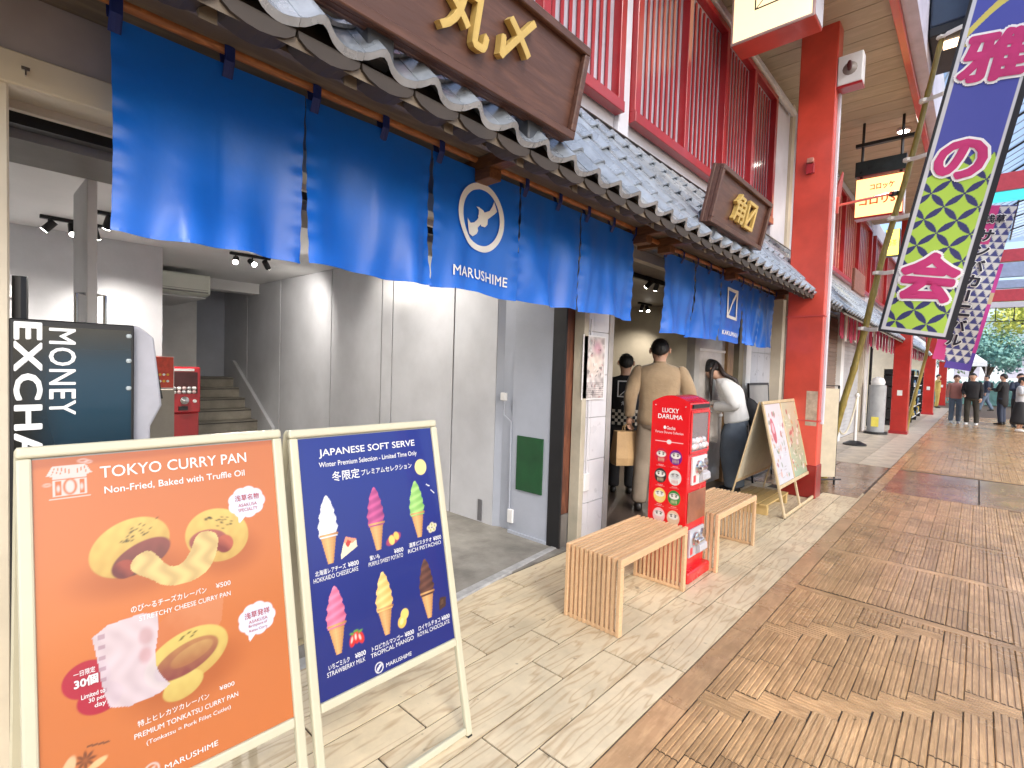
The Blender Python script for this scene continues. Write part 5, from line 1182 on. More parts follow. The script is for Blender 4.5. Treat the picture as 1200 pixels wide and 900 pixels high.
bagp = Vector(mp_) + Matrix.Rotation(R(-60), 3, 'Z') @ Vector((-.30, .06, 0))
bag = thing('paper_bag', 'brown paper carrier bag hanging from the left hand of the man in beige', 'bag', (bagp.x, bagp.y, .47), (0, 0, R(-35)))
bm_ = MB(); bm_.loft([[(x * s1, y * s2, z) for x, y in ((-1, -1), (-.2, -1.15), (.3, -.95), (1, -1), (1.03, 0), (1, 1), (0, 1.1), (-1, 1), (-1.05, 0))] for z, s1, s2 in ((0, .15, .075), (.08, .158, .085), (.2, .15, .07), (.36, .14, .05))], True, True)
obj('bag_body', bm_, paper_bag, bag); 
for s in (-1, 1): obj('bag_handle', MB().tube([(-.05, s * .04, .335), (-.045, s * .02, .41), (0, 0, .445), (.045, s * .02, .41), (.05, s * .04, .335)], .004, 6), paper_bag, bag)
# woman bowing over her phone, in profile
woman, wj = person('long-haired woman in a white knit top and wide grey trousers bowing over her phone', (6.56, 2.20, 0), R(20), 1.74, white_knit, grey_cloth, shoe_black,
                   dict(chest=(0, .08, 1.27), waist=(0, .03, 1.07), neck=(0, .20, 1.425), head=(0, .315, 1.53), look=(0, .7, -.9), lsh=(-.165, .16, 1.375), rsh=(.165, .16, 1.375), lel=(-.22, .02, 1.10), rel=(.22, .02, 1.10), lwr=(-.05, .27, 1.07), rwr=(.07, .25, 1.03), legw=1.7, armw=1.3, wr=.035, curl=.8, lkn=(-.09, .03, .5), rkn=(.10, .05, .5)), cuff=M('cuff_navy', (.03, .03, .06), .8), fat=1.14, hair='long')
hx = MB(); hdv, nkv = wj['head'], wj['neck']
for i in range(26):
    a = -1.35 + 2.7 * i / 25; back = math.cos(a * .8)
    st = hdv + Vector((math.sin(a) * .085, -.02 - .05 * back, .07)); sh_ = Vector((math.sin(a) * .15, .02 - .10 * back, -.04 + .02 * back)); ls_ = Vector((math.sin(a) * .02 + rng.normal(0, .008), rng.normal(0, .01) - .02 * back, -.26 - rng.uniform(0, .06)))
    mid = nkv + Vector((math.sin(a) * .12, -.06 * back + .02, .05)); 
    if abs(a) > .75: hx.tube([st, hdv + Vector((math.sin(a) * .10, .0, -.02)), hdv + Vector((math.sin(a) * .10, .0, -.16)), hdv + Vector((math.sin(a) * .10, -.01, -.33 - rng.uniform(0, .07)))], [.022, .026, .02, .008], 6)
    else: hx.tube([st, mid, mid + Vector((0, -.13, -.06)), mid + Vector((0, -.21, -.24 - rng.uniform(0, .05)))], [.022, .028, .024, .008], 6)
obj('hair', hx, M('dark_brown_hair', (.022, .012, .009), .4, var=.4, ns=14, bump=.6, bs=50), woman, smooth='all')
bp_ = thing('backpack', 'black backpack worn by the woman in white', 'backpack', (6.56, 2.20, 0), (0, 0, R(24)))
loftmesh('pack_body', [((0, -.20 + y, z), a, b, (1, 0, 0), (0, 1, 0)) for z, a, b, y in ((.76, .09, .05, -.05), (.80, .14, .10, -.06), (.90, .15, .12, -.05), (1.04, .13, .09, .0), (1.20, .07, .04, .07))], black_cloth, bp_, 18, 1, .02)
for s in (-1, 1): obj('strap', MB().tube([(s * .09, -.03, 1.24), (s * .10, .10, 1.36), (s * .11, .19, 1.24), (s * .12, .12, 1.02), (s * .12, -.02, .92)], [(.016, .006)] * 5, 8), black_cloth, bp_)
for s in (-1, 1): obj('strap', MB().tube([(s * .10, -.14, .86), (s * .105, -.15, .72), (s * .10, -.14, .55)], .006, 5), black_cloth, bp_)
scw = Vector((6.56, 2.20, 0)) + Matrix.Rotation(R(24), 3, 'Z') @ Vector((.0, .28, 0))
sc = thing('scarf', 'cream fringed scarf draped over the arm of the woman in white', 'scarf', (scw.x, scw.y, .60), (0, 0, R(-62)))
scm = M('cream_wool', (.58, .52, .46), .9, bump=.6, bs=14)
g_ = MB(); g_.grid(lambda u, v: (-.075 + .15 * u + .01 * math.sin(9 * u), .012 * math.sin(12 * u + 2 * v) + .02 * v, .06 + .40 * v), 18, 14); o = obj('cloth', g_, scm, sc, smooth='all', fix=False)
so_ = o.modifiers.new('solid', 'SOLIDIFY'); so_.thickness = .012
obj('fold', MB().tube([(-.07, .0, .46), (-.03, .03, .50), (.04, .03, .50), (.075, -.02, .45), (.06, -.06, .38)], [.03, .04, .045, .035, .02], 8), scm, sc, smooth='all')
fr = MB()
for i in range(19): fr.tube([(-.075 + .15 * i / 18, .0, .065), (-.075 + .15 * i / 18 + rng.normal(0, .004), .0, .0 + rng.uniform(0, .01))], .0028, 4)
obj('fringe', fr, scm, sc)
ph_ = thing('phone', 'dark phone in the hands of the woman in white', 'phone', (scw.x - .02, scw.y + .0, .985), (R(30), 0, R(24)))
obj('phone_body', MB().box(-.036, .036, -.0, .15, -.004, .004), black_paint, ph_, bevel=.004); obj('phone_screen', MB().box(-.033, .033, .005, .145, .0042, .0052), glow('phone_glow', (.5, .55, .6), .6), ph_)
# shop worker in black with printed apron back
worker, kj = person('shop worker in black with a white square emblem and checkered hem on the back', (5.42, 3.12, 0), R(-56), 1.70, black_cloth, black_cloth, shoe_black, dict(look=(0, 1, -.1), armw=1.1), coat=-.12, fat=1.05, mask=white_paint)
wk = MB(); yb = -.168
def arcy(x): return yb + .22 * x * x / .15
for a_, b_, c_, d_ in ((-.10, .10, 1.345, 1.360), (-.10, .10, 1.165, 1.18), (-.10, -.085, 1.18, 1.345), (.085, .10, 1.18, 1.345)):
    for q in range(6):
        xa, xb = a_ + (b_ - a_) * q / 6, a_ + (b_ - a_) * (q + 1) / 6; wk.quad((xa, arcy(xa), c_), (xb, arcy(xb), c_), (xb, arcy(xb), d_), (xa, arcy(xa), d_))
for q in range(8):
    t0, t1 = q / 8, (q + 1) / 8; f_ = lambda t: -.07 + .14 * t; wk.quad((f_(t0), arcy(f_(t0)), 1.18 + .13 * t0), (f_(t1), arcy(f_(t1)), 1.18 + .13 * t1), (f_(t1), arcy(f_(t1)), 1.192 + .13 * t1), (f_(t0), arcy(f_(t0)), 1.192 + .13 * t0))
obj('back_emblem', wk, print_white, worker, fix=False)
letters('角〼', -.05, .05, 1.07, 1.12, print_white, worker, bold=.01, xf=lambda x, y, z: (x, arcy(x) - .002, y))
ck = MB()
for i in range(9):
    for q in range(5):
        if (i + q) % 2 == 0:
            xa, xb = -.15 + .0333 * i, -.15 + .0333 * (i + 1); z_ = .84 + .036 * q; ck.quad((xa, arcy(xa) - .004, z_), (xb, arcy(xb) - .004, z_), (xb, arcy(xb) - .004, z_ + .036), (xa, arcy(xa) - .004, z_ + .036))
obj('checkered_band', ck, M('off_white_cloth', (.6, .56, .48), .8), worker, fix=False)
# far pedestrians
pink = M('dusty_pink_knit', (.38, .17, .15), .9); denim = M('blue_denim', (.09, .13, .19), .8, var=.2); olive = M('dark_olive', (.035, .032, .025), .8); navy = M('navy_cloth', (.02, .03, .06), .8); mustard = M('mustard_cloth', (.42, .30, .08), .8); shoe_white = M('white_trainer', (.6, .6, .6), .5); brownhair = M('brown_hair', (.06, .025, .02), .5)
FW = 'people walking in the arcade'
person('woman in pink top and blue jeans, walking towards us beside a companion in black', (23.0, .56, 0), R(98), 1.66, pink, denim, shoe_white, dict(lkn=(-.1, .06, .5), lel=(-.24, .0, 1.15), lwr=(-.20, .18, 1.05)), FW, detail=False, hair='long', hairm=brownhair)
person('black jacket and dark trousers with a shoulder bag, walking towards us', (22.7, .15, 0), R(85), 1.74, black_cloth, olive, shoe_white, dict(rkn=(.1, .06, .5), rwr=(.18, .12, 1.0), lkn=(-.13, 0, .5), lan=(-.15, 0, .09)), FW, coat=-.08, detail=False, fat=1.1)
person('distant walker with a dark backpack mid-stride', (33.0, -.28, 0), R(10), 1.76, navy, denim, shoe_black, dict(lan=(-.1, .25, .10), lkn=(-.1, .14, .5), ran=(.1, -.25, .14), rkn=(.1, -.06, .52)), FW, coat=-.06, detail=False)
person('long black coat, standing side on with hands together', (24.0, -.62, 0), R(-20), 1.76, black_cloth, navy, shoe_black, dict(lel=(-.2, .08, 1.16), lwr=(-.05, .28, 1.2), rwr=(.05, .28, 1.15)), FW, coat=-.38, detail=False, fat=1.05)
person('dark jacket, half hidden behind the woman in the pale top', (23.2, -.98, 0), R(110), 1.78, navy, black_cloth, shoe_black, dict(rel=(.25, .1, 1.2), rwr=(.12, .3, 1.2)), FW, coat=-.08, detail=False)
person('pale grey top and long black skirt, at the right edge', (21.3, -.95, 0), R(160), 1.64, M('pale_grey_knit', (.45, .47, .5), .9), black_cloth, shoe_white, dict(rel=(.22, .06, 1.2), rwr=(.10, .25, 1.30)), FW, skirt=True, detail=False, hair='long')
person('mustard outfit, standing far off by the left shopfronts with an arm held out', (34.0, 1.55, 0), R(180), 1.74, mustard, mustard, shoe_black, dict(rel=(.42, .05, 1.36), rwr=(.70, .1, 1.38)), FW, coat=-.1, detail=False)
for (x, y, a, s) in ((22.78, .36, 60, 1), (33.1, -.42, 10, 1)):
    b_ = thing('shoulder_bag', 'black bag on the shoulder of the walker in the black jacket' if x < 30 else 'dark backpack on the distant mid-stride walker', 'bag', (x, y - .28 if x < 30 else y, 1.0), (0, 0, R(a)))
    loftmesh('bag_body', [((0, 0, z), c, d, (1, 0, 0), (0, 1, 0)) for z, c, d in ((0, .10, .07), (.1, .17, .1), (.3, .16, .1), (.42, .09, .06))], black_cloth, b_, 12, 1)

# ================================================================ BAMBOO POLES AND LONG BANNERS
def bamboo(name, label, p0, p1, r0, r1, nodes=14, group='leaning bamboo banner poles', straps=()):
    p0, p1 = Vector(p0), Vector(p1); t = thing(name, label, 'bamboo pole', p0, group=group); d = p1 - p0; pts, rd = [], []
    for i in range(nodes):
        f0, f1 = i / nodes, (i + 1) / nodes; r = r0 + (r1 - r0) * f0
        for f, k in ((f0, 1.0), (f0 + .008, 1.16), (f0 + .016, 1.0)): pts.append(d * f + Vector((.010 * math.sin(i * 2.1), .012 * math.sin(i * 1.3), 0)) * (1 if 0 < i else 0)); rd.append(r * k)
    obj('culm', MB().tube(pts, rd, 12), bamboo_mat, t, smooth=True)
    return t
PB0, PB1 = Vector((8.52, 1.60, 0)), Vector((8.50, .30, 7.2))
bamboo('bamboo_pole', 'thick leaning bamboo pole carrying the big blue and green banner, foot beside the red column', PB0, PB1, .046, .026)
bn_up = Vector((0, -.178, .984)); bn_r = Vector((0, -.984, -.178))
ban = thing('hanging_banner', 'big long banner with magenta characters over green and navy rings, nearest the camera', 'banner', (8.30, 1.03, 2.11), group='festival banners')
def bxf(V):
    x, y, z = V[:, 0], V[:, 1], V[:, 2]; w = .03 * np.sin(x * 4 + y * 1.3) + .018 * np.sin(y * 3.1 + 1) * (x - .3)
    return np.stack([-z - w * .5, bn_r.y * x + bn_up.y * y, bn_r.z * x + bn_up.z * y], 1)
def bpt(x, y, z=.0): return tuple(bxf(np.array([[x, y, z]]))[0])
BWd, BHt = .76, 4.6
navy_c, green_c, mag = (.030, .032, .14), (.40, .62, .07), (.52, .03, .17)
def banner_art(X, Y):
    C = np.ones(X.shape + (3,)) * np.array((.58, .60, .63)); a, b = X - .065, Y - .065
    ins = ((X > .075) & (X < BWd - .085) & (Y > .075)).astype(float); C = blend(C, ins, (.065, .08, .38) )
    low = ins * (Y < 2.22 + .02 * np.sin(X * 70))
    P_ = .185; u = (X - .03) / P_ * 1.0; v = (Y - .05) / P_
    # interlocking circles on a lattice turned by 45 degrees
    pet = np.zeros(X.shape)
    cell = .20; r_ = cell / math.sqrt(2) * 1.0
    for ox, oy in ((0, 0), (.5, .5)):
        fx = (X / cell + ox) - np.round(X / cell + ox); fy = (Y / cell + oy) - np.round(Y / cell + oy)
        cnt = np.zeros(X.shape)
        for i in (-1, 0, 1):
            for j_ in (-1, 0, 1): cnt += (np.hypot(fx - i, fy - j_) < .5 * math.sqrt(.5) * 1.41421 * 1.0)
        pet += np.maximum(np.abs(fx), np.abs(fy)) * 0 + cnt
    gx, gy = (X + Y) / cell / math.sqrt(2) * .88, (X - Y) / cell / math.sqrt(2) * .88
    fx, fy = gx - np.floor(gx), gy - np.floor(gy); cnt = np.zeros(X.shape)
    for i in (0, 1):
        for j_ in (0, 1): cnt += (np.hypot(fx - i, fy - j_) < .735)
    # petals lie along the lattice edges, diamonds between them
    petal = (cnt >= 3).astype(float) * 0
    for (cx_, cy_, hor) in ((.5, 0, 1), (.5, 1, 1), (0, .5, 0), (1, .5, 0)):
        dx, dy = (fx - cx_, fy - cy_) if hor else (fy - cy_, fx - cx_)
        petal = np.maximum(petal, (np.abs(dy) < .155 * (1 - (dx / .5) ** 2)).astype(float))
    C = blend(C, low, green_c); C = blend(C, low * petal, navy_c)
    yl = np.abs(Y - (3.62 + .42 * np.sin((X - .05) * 3.4))) < .055; C = blend(C, ins * yl * (Y > 3.0), (.62, .55, .12)); yl = np.abs(Y - (3.3 + .25 * np.cos((X) * 5))) < .03; C = blend(C, ins * yl * (X < .2), (.62, .55, .12))
    edge = ((X < .032) | (X > BWd - .06) | (Y < .035)).astype(float); C = blend(C, edge, (.012, .012, .016))
    return C
bcloth = printmat('printed_banner_cloth', .6)
print_grid('cloth', BWd, BHt, .007, banner_art, bcloth, ban, bxf)
mag_m = M('magenta_print', mag, .6, var=.1)
for s, y0, y1, x0, x1 in (('会', .40, 1.08, .04, .70), ('の', 1.90, 2.44, .07, .63), ('雅', 3.02, 3.66, .05, .73)):
    letters(s, x0, x1, y0, y1, print_white, ban, z=.006, bold=.085, xf=bpt, name='printed_character'); letters(s, x0 + .03, x1 - .03, y0 + .03, y1 - .03, mag_m, ban, z=.013, bold=.045, xf=bpt, name='printed_character')
obj('top_rod', MB().tube([bpt(-.06, BHt), bpt(BWd + .03, BHt)], .012, 8), black_paint, ban)
sm = M('white_cloth_tie', (.72, .71, .66), .8)
for i, yy in enumerate((.02, .78, 1.5, 2.25, 2.98, 3.75)):
    p = Vector(bpt(.0, yy)) + Vector((8.30, 1.03, 2.11)); f_ = (p.z + .03) / 7.2; q_ = PB0.lerp(PB1, f_)
    e = MB(); a_ = p - Vector((8.30, 1.03, 2.11)); b_ = q_ - Vector((8.30, 1.03, 2.11)) + Vector((-.05, .02, 0)); e.tube([a_, a_.lerp(b_, .5) + Vector((-.02, 0, -.012)), b_, b_ + Vector((.10, .0, .0))], [(.006, .030)] * 4, 6)
    e.tube([b_ + Vector((0, 0, -.02)), b_ + Vector((0, 0, .02))], .05, 8)
    obj('tie', e, sm, ban)
def sub_banner(name, label, p, w, h, art, chars, tm, res=.02, rx=0):
    t = thing(name, label, 'banner', p, group='festival banners')
    f = lambda V: np.stack([-V[:, 2] + .04 * np.sin(V[:, 1] * 2 + V[:, 0] * 3), bn_r.y * V[:, 0] + bn_up.y * V[:, 1], bn_r.z * V[:, 0] + bn_up.z * V[:, 1]], 1)
    print_grid('cloth', w, h, res, art, bcloth, t, f); g = lambda x, y, z: tuple(f(np.array([[x, y, z]]))[0])
    for (s, x0, x1, y0, y1) in chars:
        letters(s, x0, x1, y0, y1, print_white, t, z=.012, bold=.07, xf=g, name='printed_character'); letters(s, x0 + .02, x1 - .02, y0 + .02, y1 - .02, tm, t, z=.024, bold=.035, xf=g, name='printed_character')
    return t
def tri_art(X, Y):
    C = np.ones(X.shape + (3,)) * np.array((.55, .05, .22)); p = .17; r = Y / p; row = np.floor(r); fr_ = r - row; fx = (X / p + .5 * (row % 2)) % 1
    m = (np.abs(fx - .5) < .5 * (1 - fr_)).astype(float); tri = np.array((.60, .62, .60))[None, None, :] * (1 - m[..., None]) + np.array((.05, .06, .22)) * m[..., None]
    k = ((Y < 3.0) | (X > .42)).astype(float) * (X + Y * .14 > .26); k = np.maximum(k, (X > .55)); C = C * (1 - k[..., None]) + tri * k[..., None]; return C
PB2 = Vector((17.75, 1.43, 0)); bamboo('bamboo_pole', 'leaning bamboo pole beside the farther red column', PB2, (17.7, .35, 7.0), .045, .025)
chs = [(c, .16 if c != 'ー' else .28, .50 if c != 'ー' else .38, 3.05 - .38 * i, 3.38 - .38 * i) for i, c in enumerate('サンバカーニバル')]
sub_banner('hanging_banner', 'banner of white and navy triangles with black characters, behind the biggest banner', (17.5, .95, 2.03), .74, 3.95, tri_art, [('浅草', .2, .62, 3.5, 3.75)] + [(('︱' if c == 'ー' else c), a, b, y0, y1) for c, a, b, y0, y1 in chs], M('black_print', (.015, .015, .03), .6))
def pp_art(X, Y):
    C = np.ones(X.shape + (3,)) * np.array((.55, .05, .30)); C = blend(C, (Y < .55).astype(float), (.10, .06, .35)); C = blend(C, ((Y > 2.0) & (Y < 2.35) & (X > .3)).astype(float), (.55, .42, .25)); return C
sub_banner('hanging_banner', 'plain pink and purple banner, the farthest of the row', (20.6, .82, 1.86), .62, 3.2, pp_art, [('祭', .12, .5, 1.3, 1.7), ('り', .12, .5, .75, 1.1)], M('purple_print', (.08, .02, .2), .6))
# red arm from the column to the pole, with fork
ra = thing('banner_arm', 'thin red steel arm with small fork holding the bamboo pole to the red column', 'bracket', (7.22, 1.38, 3.55))
obj('arm', MB().tube([(0, 0, 0), (1.22, -.42, .40)], .016, 8), red_paint, ra); obj('fork', MB().box(-.03, .0, -.03, .02, -.10, .10), red_paint, ra, bevel=.004)
obj('fork', MB().prism([(0, 0), (.20, .03), (.34, .48), (.30, .50), (.05, .25)], lambda a, b, d: (a, d, b), .0, .012), M('faded_red', (.35, .05, .04), .5), ra)
obj('clamp', MB().tube([(1.16, -.40, .37), (1.36, -.46, .43)], .035, 8), black_paint, ra)

# ================================================================ HANGING SIGNS UNDER THE CANOPY
fs = thing('lit_box_sign', 'warm glowing box sign with red characters hanging from a black frame under the canopy', 'sign', (10.0, 1.33, 4.10))
warm_lit = glow('warm_lit_acrylic', (1.0, .52, .20), 1.0)
obj('sign_body', MB().box(.01, .22, -.32, .32, -.03, .62), red_deep, fs, bevel=.005); obj('sign_face', MB().box(-.002, .0095, -.31, .31, .0, .6), warm_lit, fs)
obj('sign_side', MB().box(.015, .215, -.326, -.3205, .0, .6), lilac_wall, fs)
orm = M('orange_print', (.75, .10, .02), .5)
lsf = lambda x, y, z: (-.003 - z, -x, y)
letters('コロリS', -.26, .22, .17, .30, orm, fs, bold=.03, xf=lsf); letters('コロッケ', -.12, .2, .40, .50, orm, fs, bold=.03, xf=lsf)
obj('hanging_frame', MB().tube([(.1, -.26, .60), (.1, -.26, 1.54)], .022, 6).tube([(.1, .26, .60), (.1, .26, 1.54)], .022, 6).box(.06, .14, -.42, .36, 1.16, 1.21), black_paint, fs)
obj('dark_panel', MB().box(.02, .10, -.33, .34, .66, .90), M('dark_green_panel', (.02, .03, .035), .3, var=.4), fs)
dn = thing('downlight', 'small round downlight in the canopy ceiling near the bamboo pole', 'ceiling light', (10.7, 1.13, 5.6))
obj('rim', MB().lathe([(.10, .035), (.10, 0), (.08, -.004)], (0, 0, 0), 18), white_paint, dn); obj('lens', MB().lathe([(.075, .0), (.075, -.008)], (0, 0, 0), 16), lampm, dn)
_l = bpy.data.lights.new('downlight_lamp', 'SPOT'); _l.energy = 130; _l.spot_size = R(120); _l.color = (1, .85, .6); _l.shadow_soft_size = .08; link('downlight_lamp', _l, dn, (0, 0, -.02))
ys_ = thing('lit_box_sign', 'small upright yellow glowing sign behind the bamboo pole', 'sign', (12.0, 1.34, 3.80)); obj('sign_body', MB().box(.003, .16, -.11, .11, 0, .50), dark_metal, ys_); obj('sign_face', MB().box(-.004, .002, -.10, .10, .01, .49), glow('yellow_lit', (.9, .72, .10), 1.3), ys_)
letters('◎茶', -.07, .07, .18, .30, M('ochre_print', (.35, .2, .02), .5), ys_, xf=lambda x, y, z: (-.006 - z, -x, y))
sp_ = thing('speaker_box', 'dark blue-grey box with a lamp fixed to the canopy fascia', 'loudspeaker', (8.9, .68, 5.95))
obj('box_body', MB().box(-.5, .6, -.40, 0, 0, .9), M('blue_grey_box', (.03, .05, .09), .4), sp_, bevel=.02); obj('box_bottom', MB().box(-.5, .6, -.40, 0, -.12, -.001), black_paint, sp_, bevel=.01); obj('lamp', MB().box(-.3, -.1, -.3, -.12, -.135, -.121), glow('small_lamp', (1, .7, .45), 2), sp_)

# ================================================================ FAR COLUMNS
def far_col(x, label, y=1.53):
    c = thing('arcade_column', label, 'column', (x, y, 0), group='red arcade columns')
    obj('shaft', MB().box(0, .36, -.18, .18, .0, 8), M('far_red_paint', (.42, .02, .014), .35, coat=.3, dirt=.15) if 'far_red_paint' not in bpy.data.materials else bpy.data.materials['far_red_paint'], c, bevel=.012); obj('base_plinth', MB().box(-.02, .38, -.20, .20, 0, .08), red_deep, c)
    obj('sign_plate', MB().box(-.004, -.0005, -.05, .06, 1.02, 1.16), white_paint, c); return c
far_col(16.9, 'red square column in the middle distance beside the second bamboo pole'); far_col(27.2, 'farthest visible red-brown column on the left row'); far_col(37.5, 'red column near the far end of the left shop row')
for x in (7.0, 17, 27, 37): far_col(x, 'red column on the open right-hand side of the arcade, out of frame' , -6.2)

# ================================================================ FURTHER SHOPS ON THE LEFT
def far_shop(label, x0, x1, seed, lit):
    b = thing('shop_building', label, 'building', (x0, 2.4, 0), group='shops along the left side'); r = np.random.default_rng(seed)
    Q = lambda n, mb, m, **k: obj(n, mb, m, b, True, **k)
    Q('upper_wall', MB().box(x0, x1, 2.34, 2.6, 2.9, 5.9), lilac_wall); Q('inner_wall', MB().box(x0, x1, 5.2, 5.3, 0, 3), warm_wall); Q('shop_floor', MB().box(x0, x1, 2.42, 5.2, -.05, .004), slab_pale); Q('ceiling', MB().box(x0, x1, 2.4, 5.2, 2.8, 2.85), ceil_mat)
    Q('side_wall', MB().box(x1 - .15, x1, 2.3, 5.2, 0, 2.9), beige_metal)
    secs = [x0 + .3 + (x1 - x0 - .6) * i / 4 for i in range(5)]; lattice(x0 + .26, x1 - .26, secs, 3.62, 5.34, b, pitch=.26, pane=M('warm_window_%d' % seed, (.5, .22, .16), .25, var=.3, ns=1.5))
    e = Q('tiled_eave', MB().prism([(1.53, slope(1.53) - .075), (2.34, slope(2.30) - .075), (2.34, slope(2.3) - .045), (1.53, slope(1.53) - .045)], lambda a, c, d: (d, a, c), x0, x1), soffit_wood)
    w_ = wloc(e)
    for rr, (y, ee) in enumerate(exps[1:] if x0 > 20 else exps):
        if x0 > 20: continue
        for k in range(int((x1 - x0) / .21)):
            link('roof_tile', tms[rr], e, Vector((x0 + k * .21, y, slope(y) + .028)) - w_, (ang - .045, 0, 0))
    if x0 > 20:
        m_ = MB()
        for k in range(int((x1 - x0) / .42)): m_.tube([(x0 + .42 * k, 1.5, slope(1.5)), (x0 + .42 * k, 2.3, slope(2.3))], .07, 6)
        Q('roof_tiles', m_, tile_mat)['kind'] = 'stuff'
    return b, Q
b2, Q2 = far_shop('closed shop with shutters and a pink fringe curtain just past the red column', 8.9, 16.6, 3, False)
shm = M('brown_shutter', (.22, .15, .11), .5, var=.15, dirt=.2); shw = M('white_shutter', (.50, .50, .52), .45, var=.05, dirt=.2)
def shutter(Q, x0, x1, m, z1=2.75):
    s_ = Q('shutter', MB().box(x0, x1, 2.40, 2.405, 0, z1), m); sm_ = MB().box(0, x1 - x0, -.012, 0, 0, .085).mesh('shutter_slat', m)
    for k in range(int(z1 / .095)): link('shutter_slat', sm_, s_, Vector((x0, 2.399, .01 + .095 * k)) - wloc(s_))
shutter(Q2, 8.95, 13.4, shm); shutter(Q2, 13.75, 16.3, shw)
Q2('pier', MB().box(13.4, 13.75, 2.3, 2.45, 0, 2.9), white_paint); Q2('pier', MB().box(16.3, 16.5, 2.3, 2.45, 0, 2.9), beige_metal)
b3, Q3 = far_shop('brightly lit open shop beyond the shutters with a pink fringe curtain', 16.7, 26.9, 4, True)
b4, Q4 = far_shop('far souvenir shop with white shelves and red banners', 27.0, 40.0, 6, True)
litw = glow('shop_glow_fill', (.85, .92, 1.0), 1.2)  # glowing panels added to stand in for the lit shop interiors
Q3('added_glow_panel', MB().box(17.0, 26.5, 4.9, 4.95, .3, 2.6), litw); Q4('added_glow_panel', MB().box(27.3, 39.5, 4.9, 4.95, .3, 2.6), litw)
Q3('glass_door', MB().box(17.2, 17.3, 2.4, 2.46, 0, 2.7).box(18.6, 18.7, 2.4, 2.46, 0, 2.7), dark_metal); Q3('white_pier', MB().box(16.75, 17.2, 2.3, 2.4, 0, 2.8), white_paint)
pinkm = M('pink_fringe', (.62, .06, .16), .7, var=.2, ns=8); whitef = M('white_fringe', (.7, .66, .66), .7)
def fringe(label, x0, x1, z1, n):
    t = thing('fringe_curtain', label, 'shop curtain', (x0, 2.05, z1), group='pink fringe curtains'); w = (x1 - x0) / n
    for k in range(n): obj('strip', MB().box(k * w + .01, (k + 1) * w - .01, -.012 + .02 * (k % 2), .0 + .02 * (k % 2), -.50 - .04 * (k % 3), 0), whitef if k % 5 == 2 else pinkm, t)
    obj('rail', MB().tube([(0, 0, .02), (x1 - x0, 0, .02)], .02, 6), dark_metal, t)
fringe('pink fringe curtain over the brown shutter', 11.6, 14.6, 2.78, 12); fringe('pink fringe curtain over the white shutter and lit doorway', 15.2, 20.6, 2.80, 18); fringe('red and pink fringe curtain on the far shops', 22.5, 33, 2.85, 22)
# outdoor display shelves, vending-like cylinder
def shelf(label, x, y, w, h, seed):
    t = thing('display_shelf', label, 'shelf', (x, y, 0), group='goods shelves outside the far shops'); r = np.random.default_rng(seed)
    for k in range(5): obj('shelf_board', MB().box(0, w, -.25, .25, .15 + h / 5 * k, .18 + h / 5 * k), white_paint, t)
    obj('back_panel', MB().box(0, w, .22, .25, 0, h), shw, t)
    for xx in (0, w - .03): obj('upright', MB().box(xx, xx + .03, -.25, .25, 0, h), dark_metal, t)
    for i in range(22):
        k = i % 5; xx = r.uniform(.05, w - .2); c = [(.6, .1, .1), (.7, .7, .65), (.1, .2, .4), (.6, .45, .1), (.3, .5, .55)][r.integers(5)]
        nm = 'goods_%d' % (int(c[0] * 10)); m_ = bpy.data.materials.get(nm) or M(nm, c, .5, var=.2)
        obj('goods_box', MB().box(xx, xx + r.uniform(.08, .2), -.23, -.02, .18 + h / 5 * k + .001, .18 + h / 5 * k + r.uniform(.08, .22)), m_, t)
for i, (x, y) in enumerate(((19.6, 1.95), (21.6, 1.85), (24.0, 1.9), (28.2, 1.85), (31.5, 1.9))): shelf(['white goods shelf just behind the middle red column', 'white goods shelf second behind the middle red column', 'white goods shelf in front of the lit shop', 'white goods shelf past the farthest column', 'last white goods shelf before the open square'][i], x, y, 1.6, 1.75, i)
cy_ = thing('round_bin', 'tall grey cylindrical heater with a white domed cap beside the red column', 'heater', (16.35, 1.95, 0))
obj('drum', MB().lathe([(.19, .06), (.19, 1.28)], (0, 0, 0), 22), M('grey_drum', (.33, .34, .35), .4, dirt=.1), cy_, smooth=True); obj('cap', MB().lathe([(.14, 1.285), (.16, 1.36), (.12, 1.46), (.03, 1.50)], (0, 0, 0), 18), white_paint, cy_, smooth=True); obj('sticker', MB().box(-.195, -.192, -.08, .08, .2, .45), M('yellow_sticker', (.7, .6, .1), .5), cy_)
obj('base', MB().lathe([(.26, 0), (.26, .055)], (0, 0, 0), 20), black_paint, cy_)
# small hanging wooden board on the far eave
wb = thing('hanging_board', 'small plain wooden board hanging on the second eave', 'sign board', (9.5, 1.48, 2.80)); obj('board', MB().box(-.3, .62, -.02, .02, 0, .34), wood('red_brown_board', (.30, .10, .06), (.2, .07, .04), 6, 8, .5, 0), wb, bevel=.006)
# sash of hooks and leaves above the far lattice
gar = thing('garland', 'dusty plastic leaf garland hanging in the corner behind the red column', 'garland', (9.3, 2.05, 5.0))
gm = MB()
for i in range(90):
    p = Vector((rng.uniform(-.3, .5), rng.uniform(-.2, .2), rng.uniform(-.45, .4))); a = Vector(rng.normal(0, 1, 3)).normalized() * .12; c = Vector(rng.normal(0, 1, 3)).normalized() * .03; gm.quad(p - a, p + c, p + a, p - c)
obj('leaf_mass', gm, M('dusty_leaf', (.06, .08, .05), .6, var=.5), gar, fix=False)

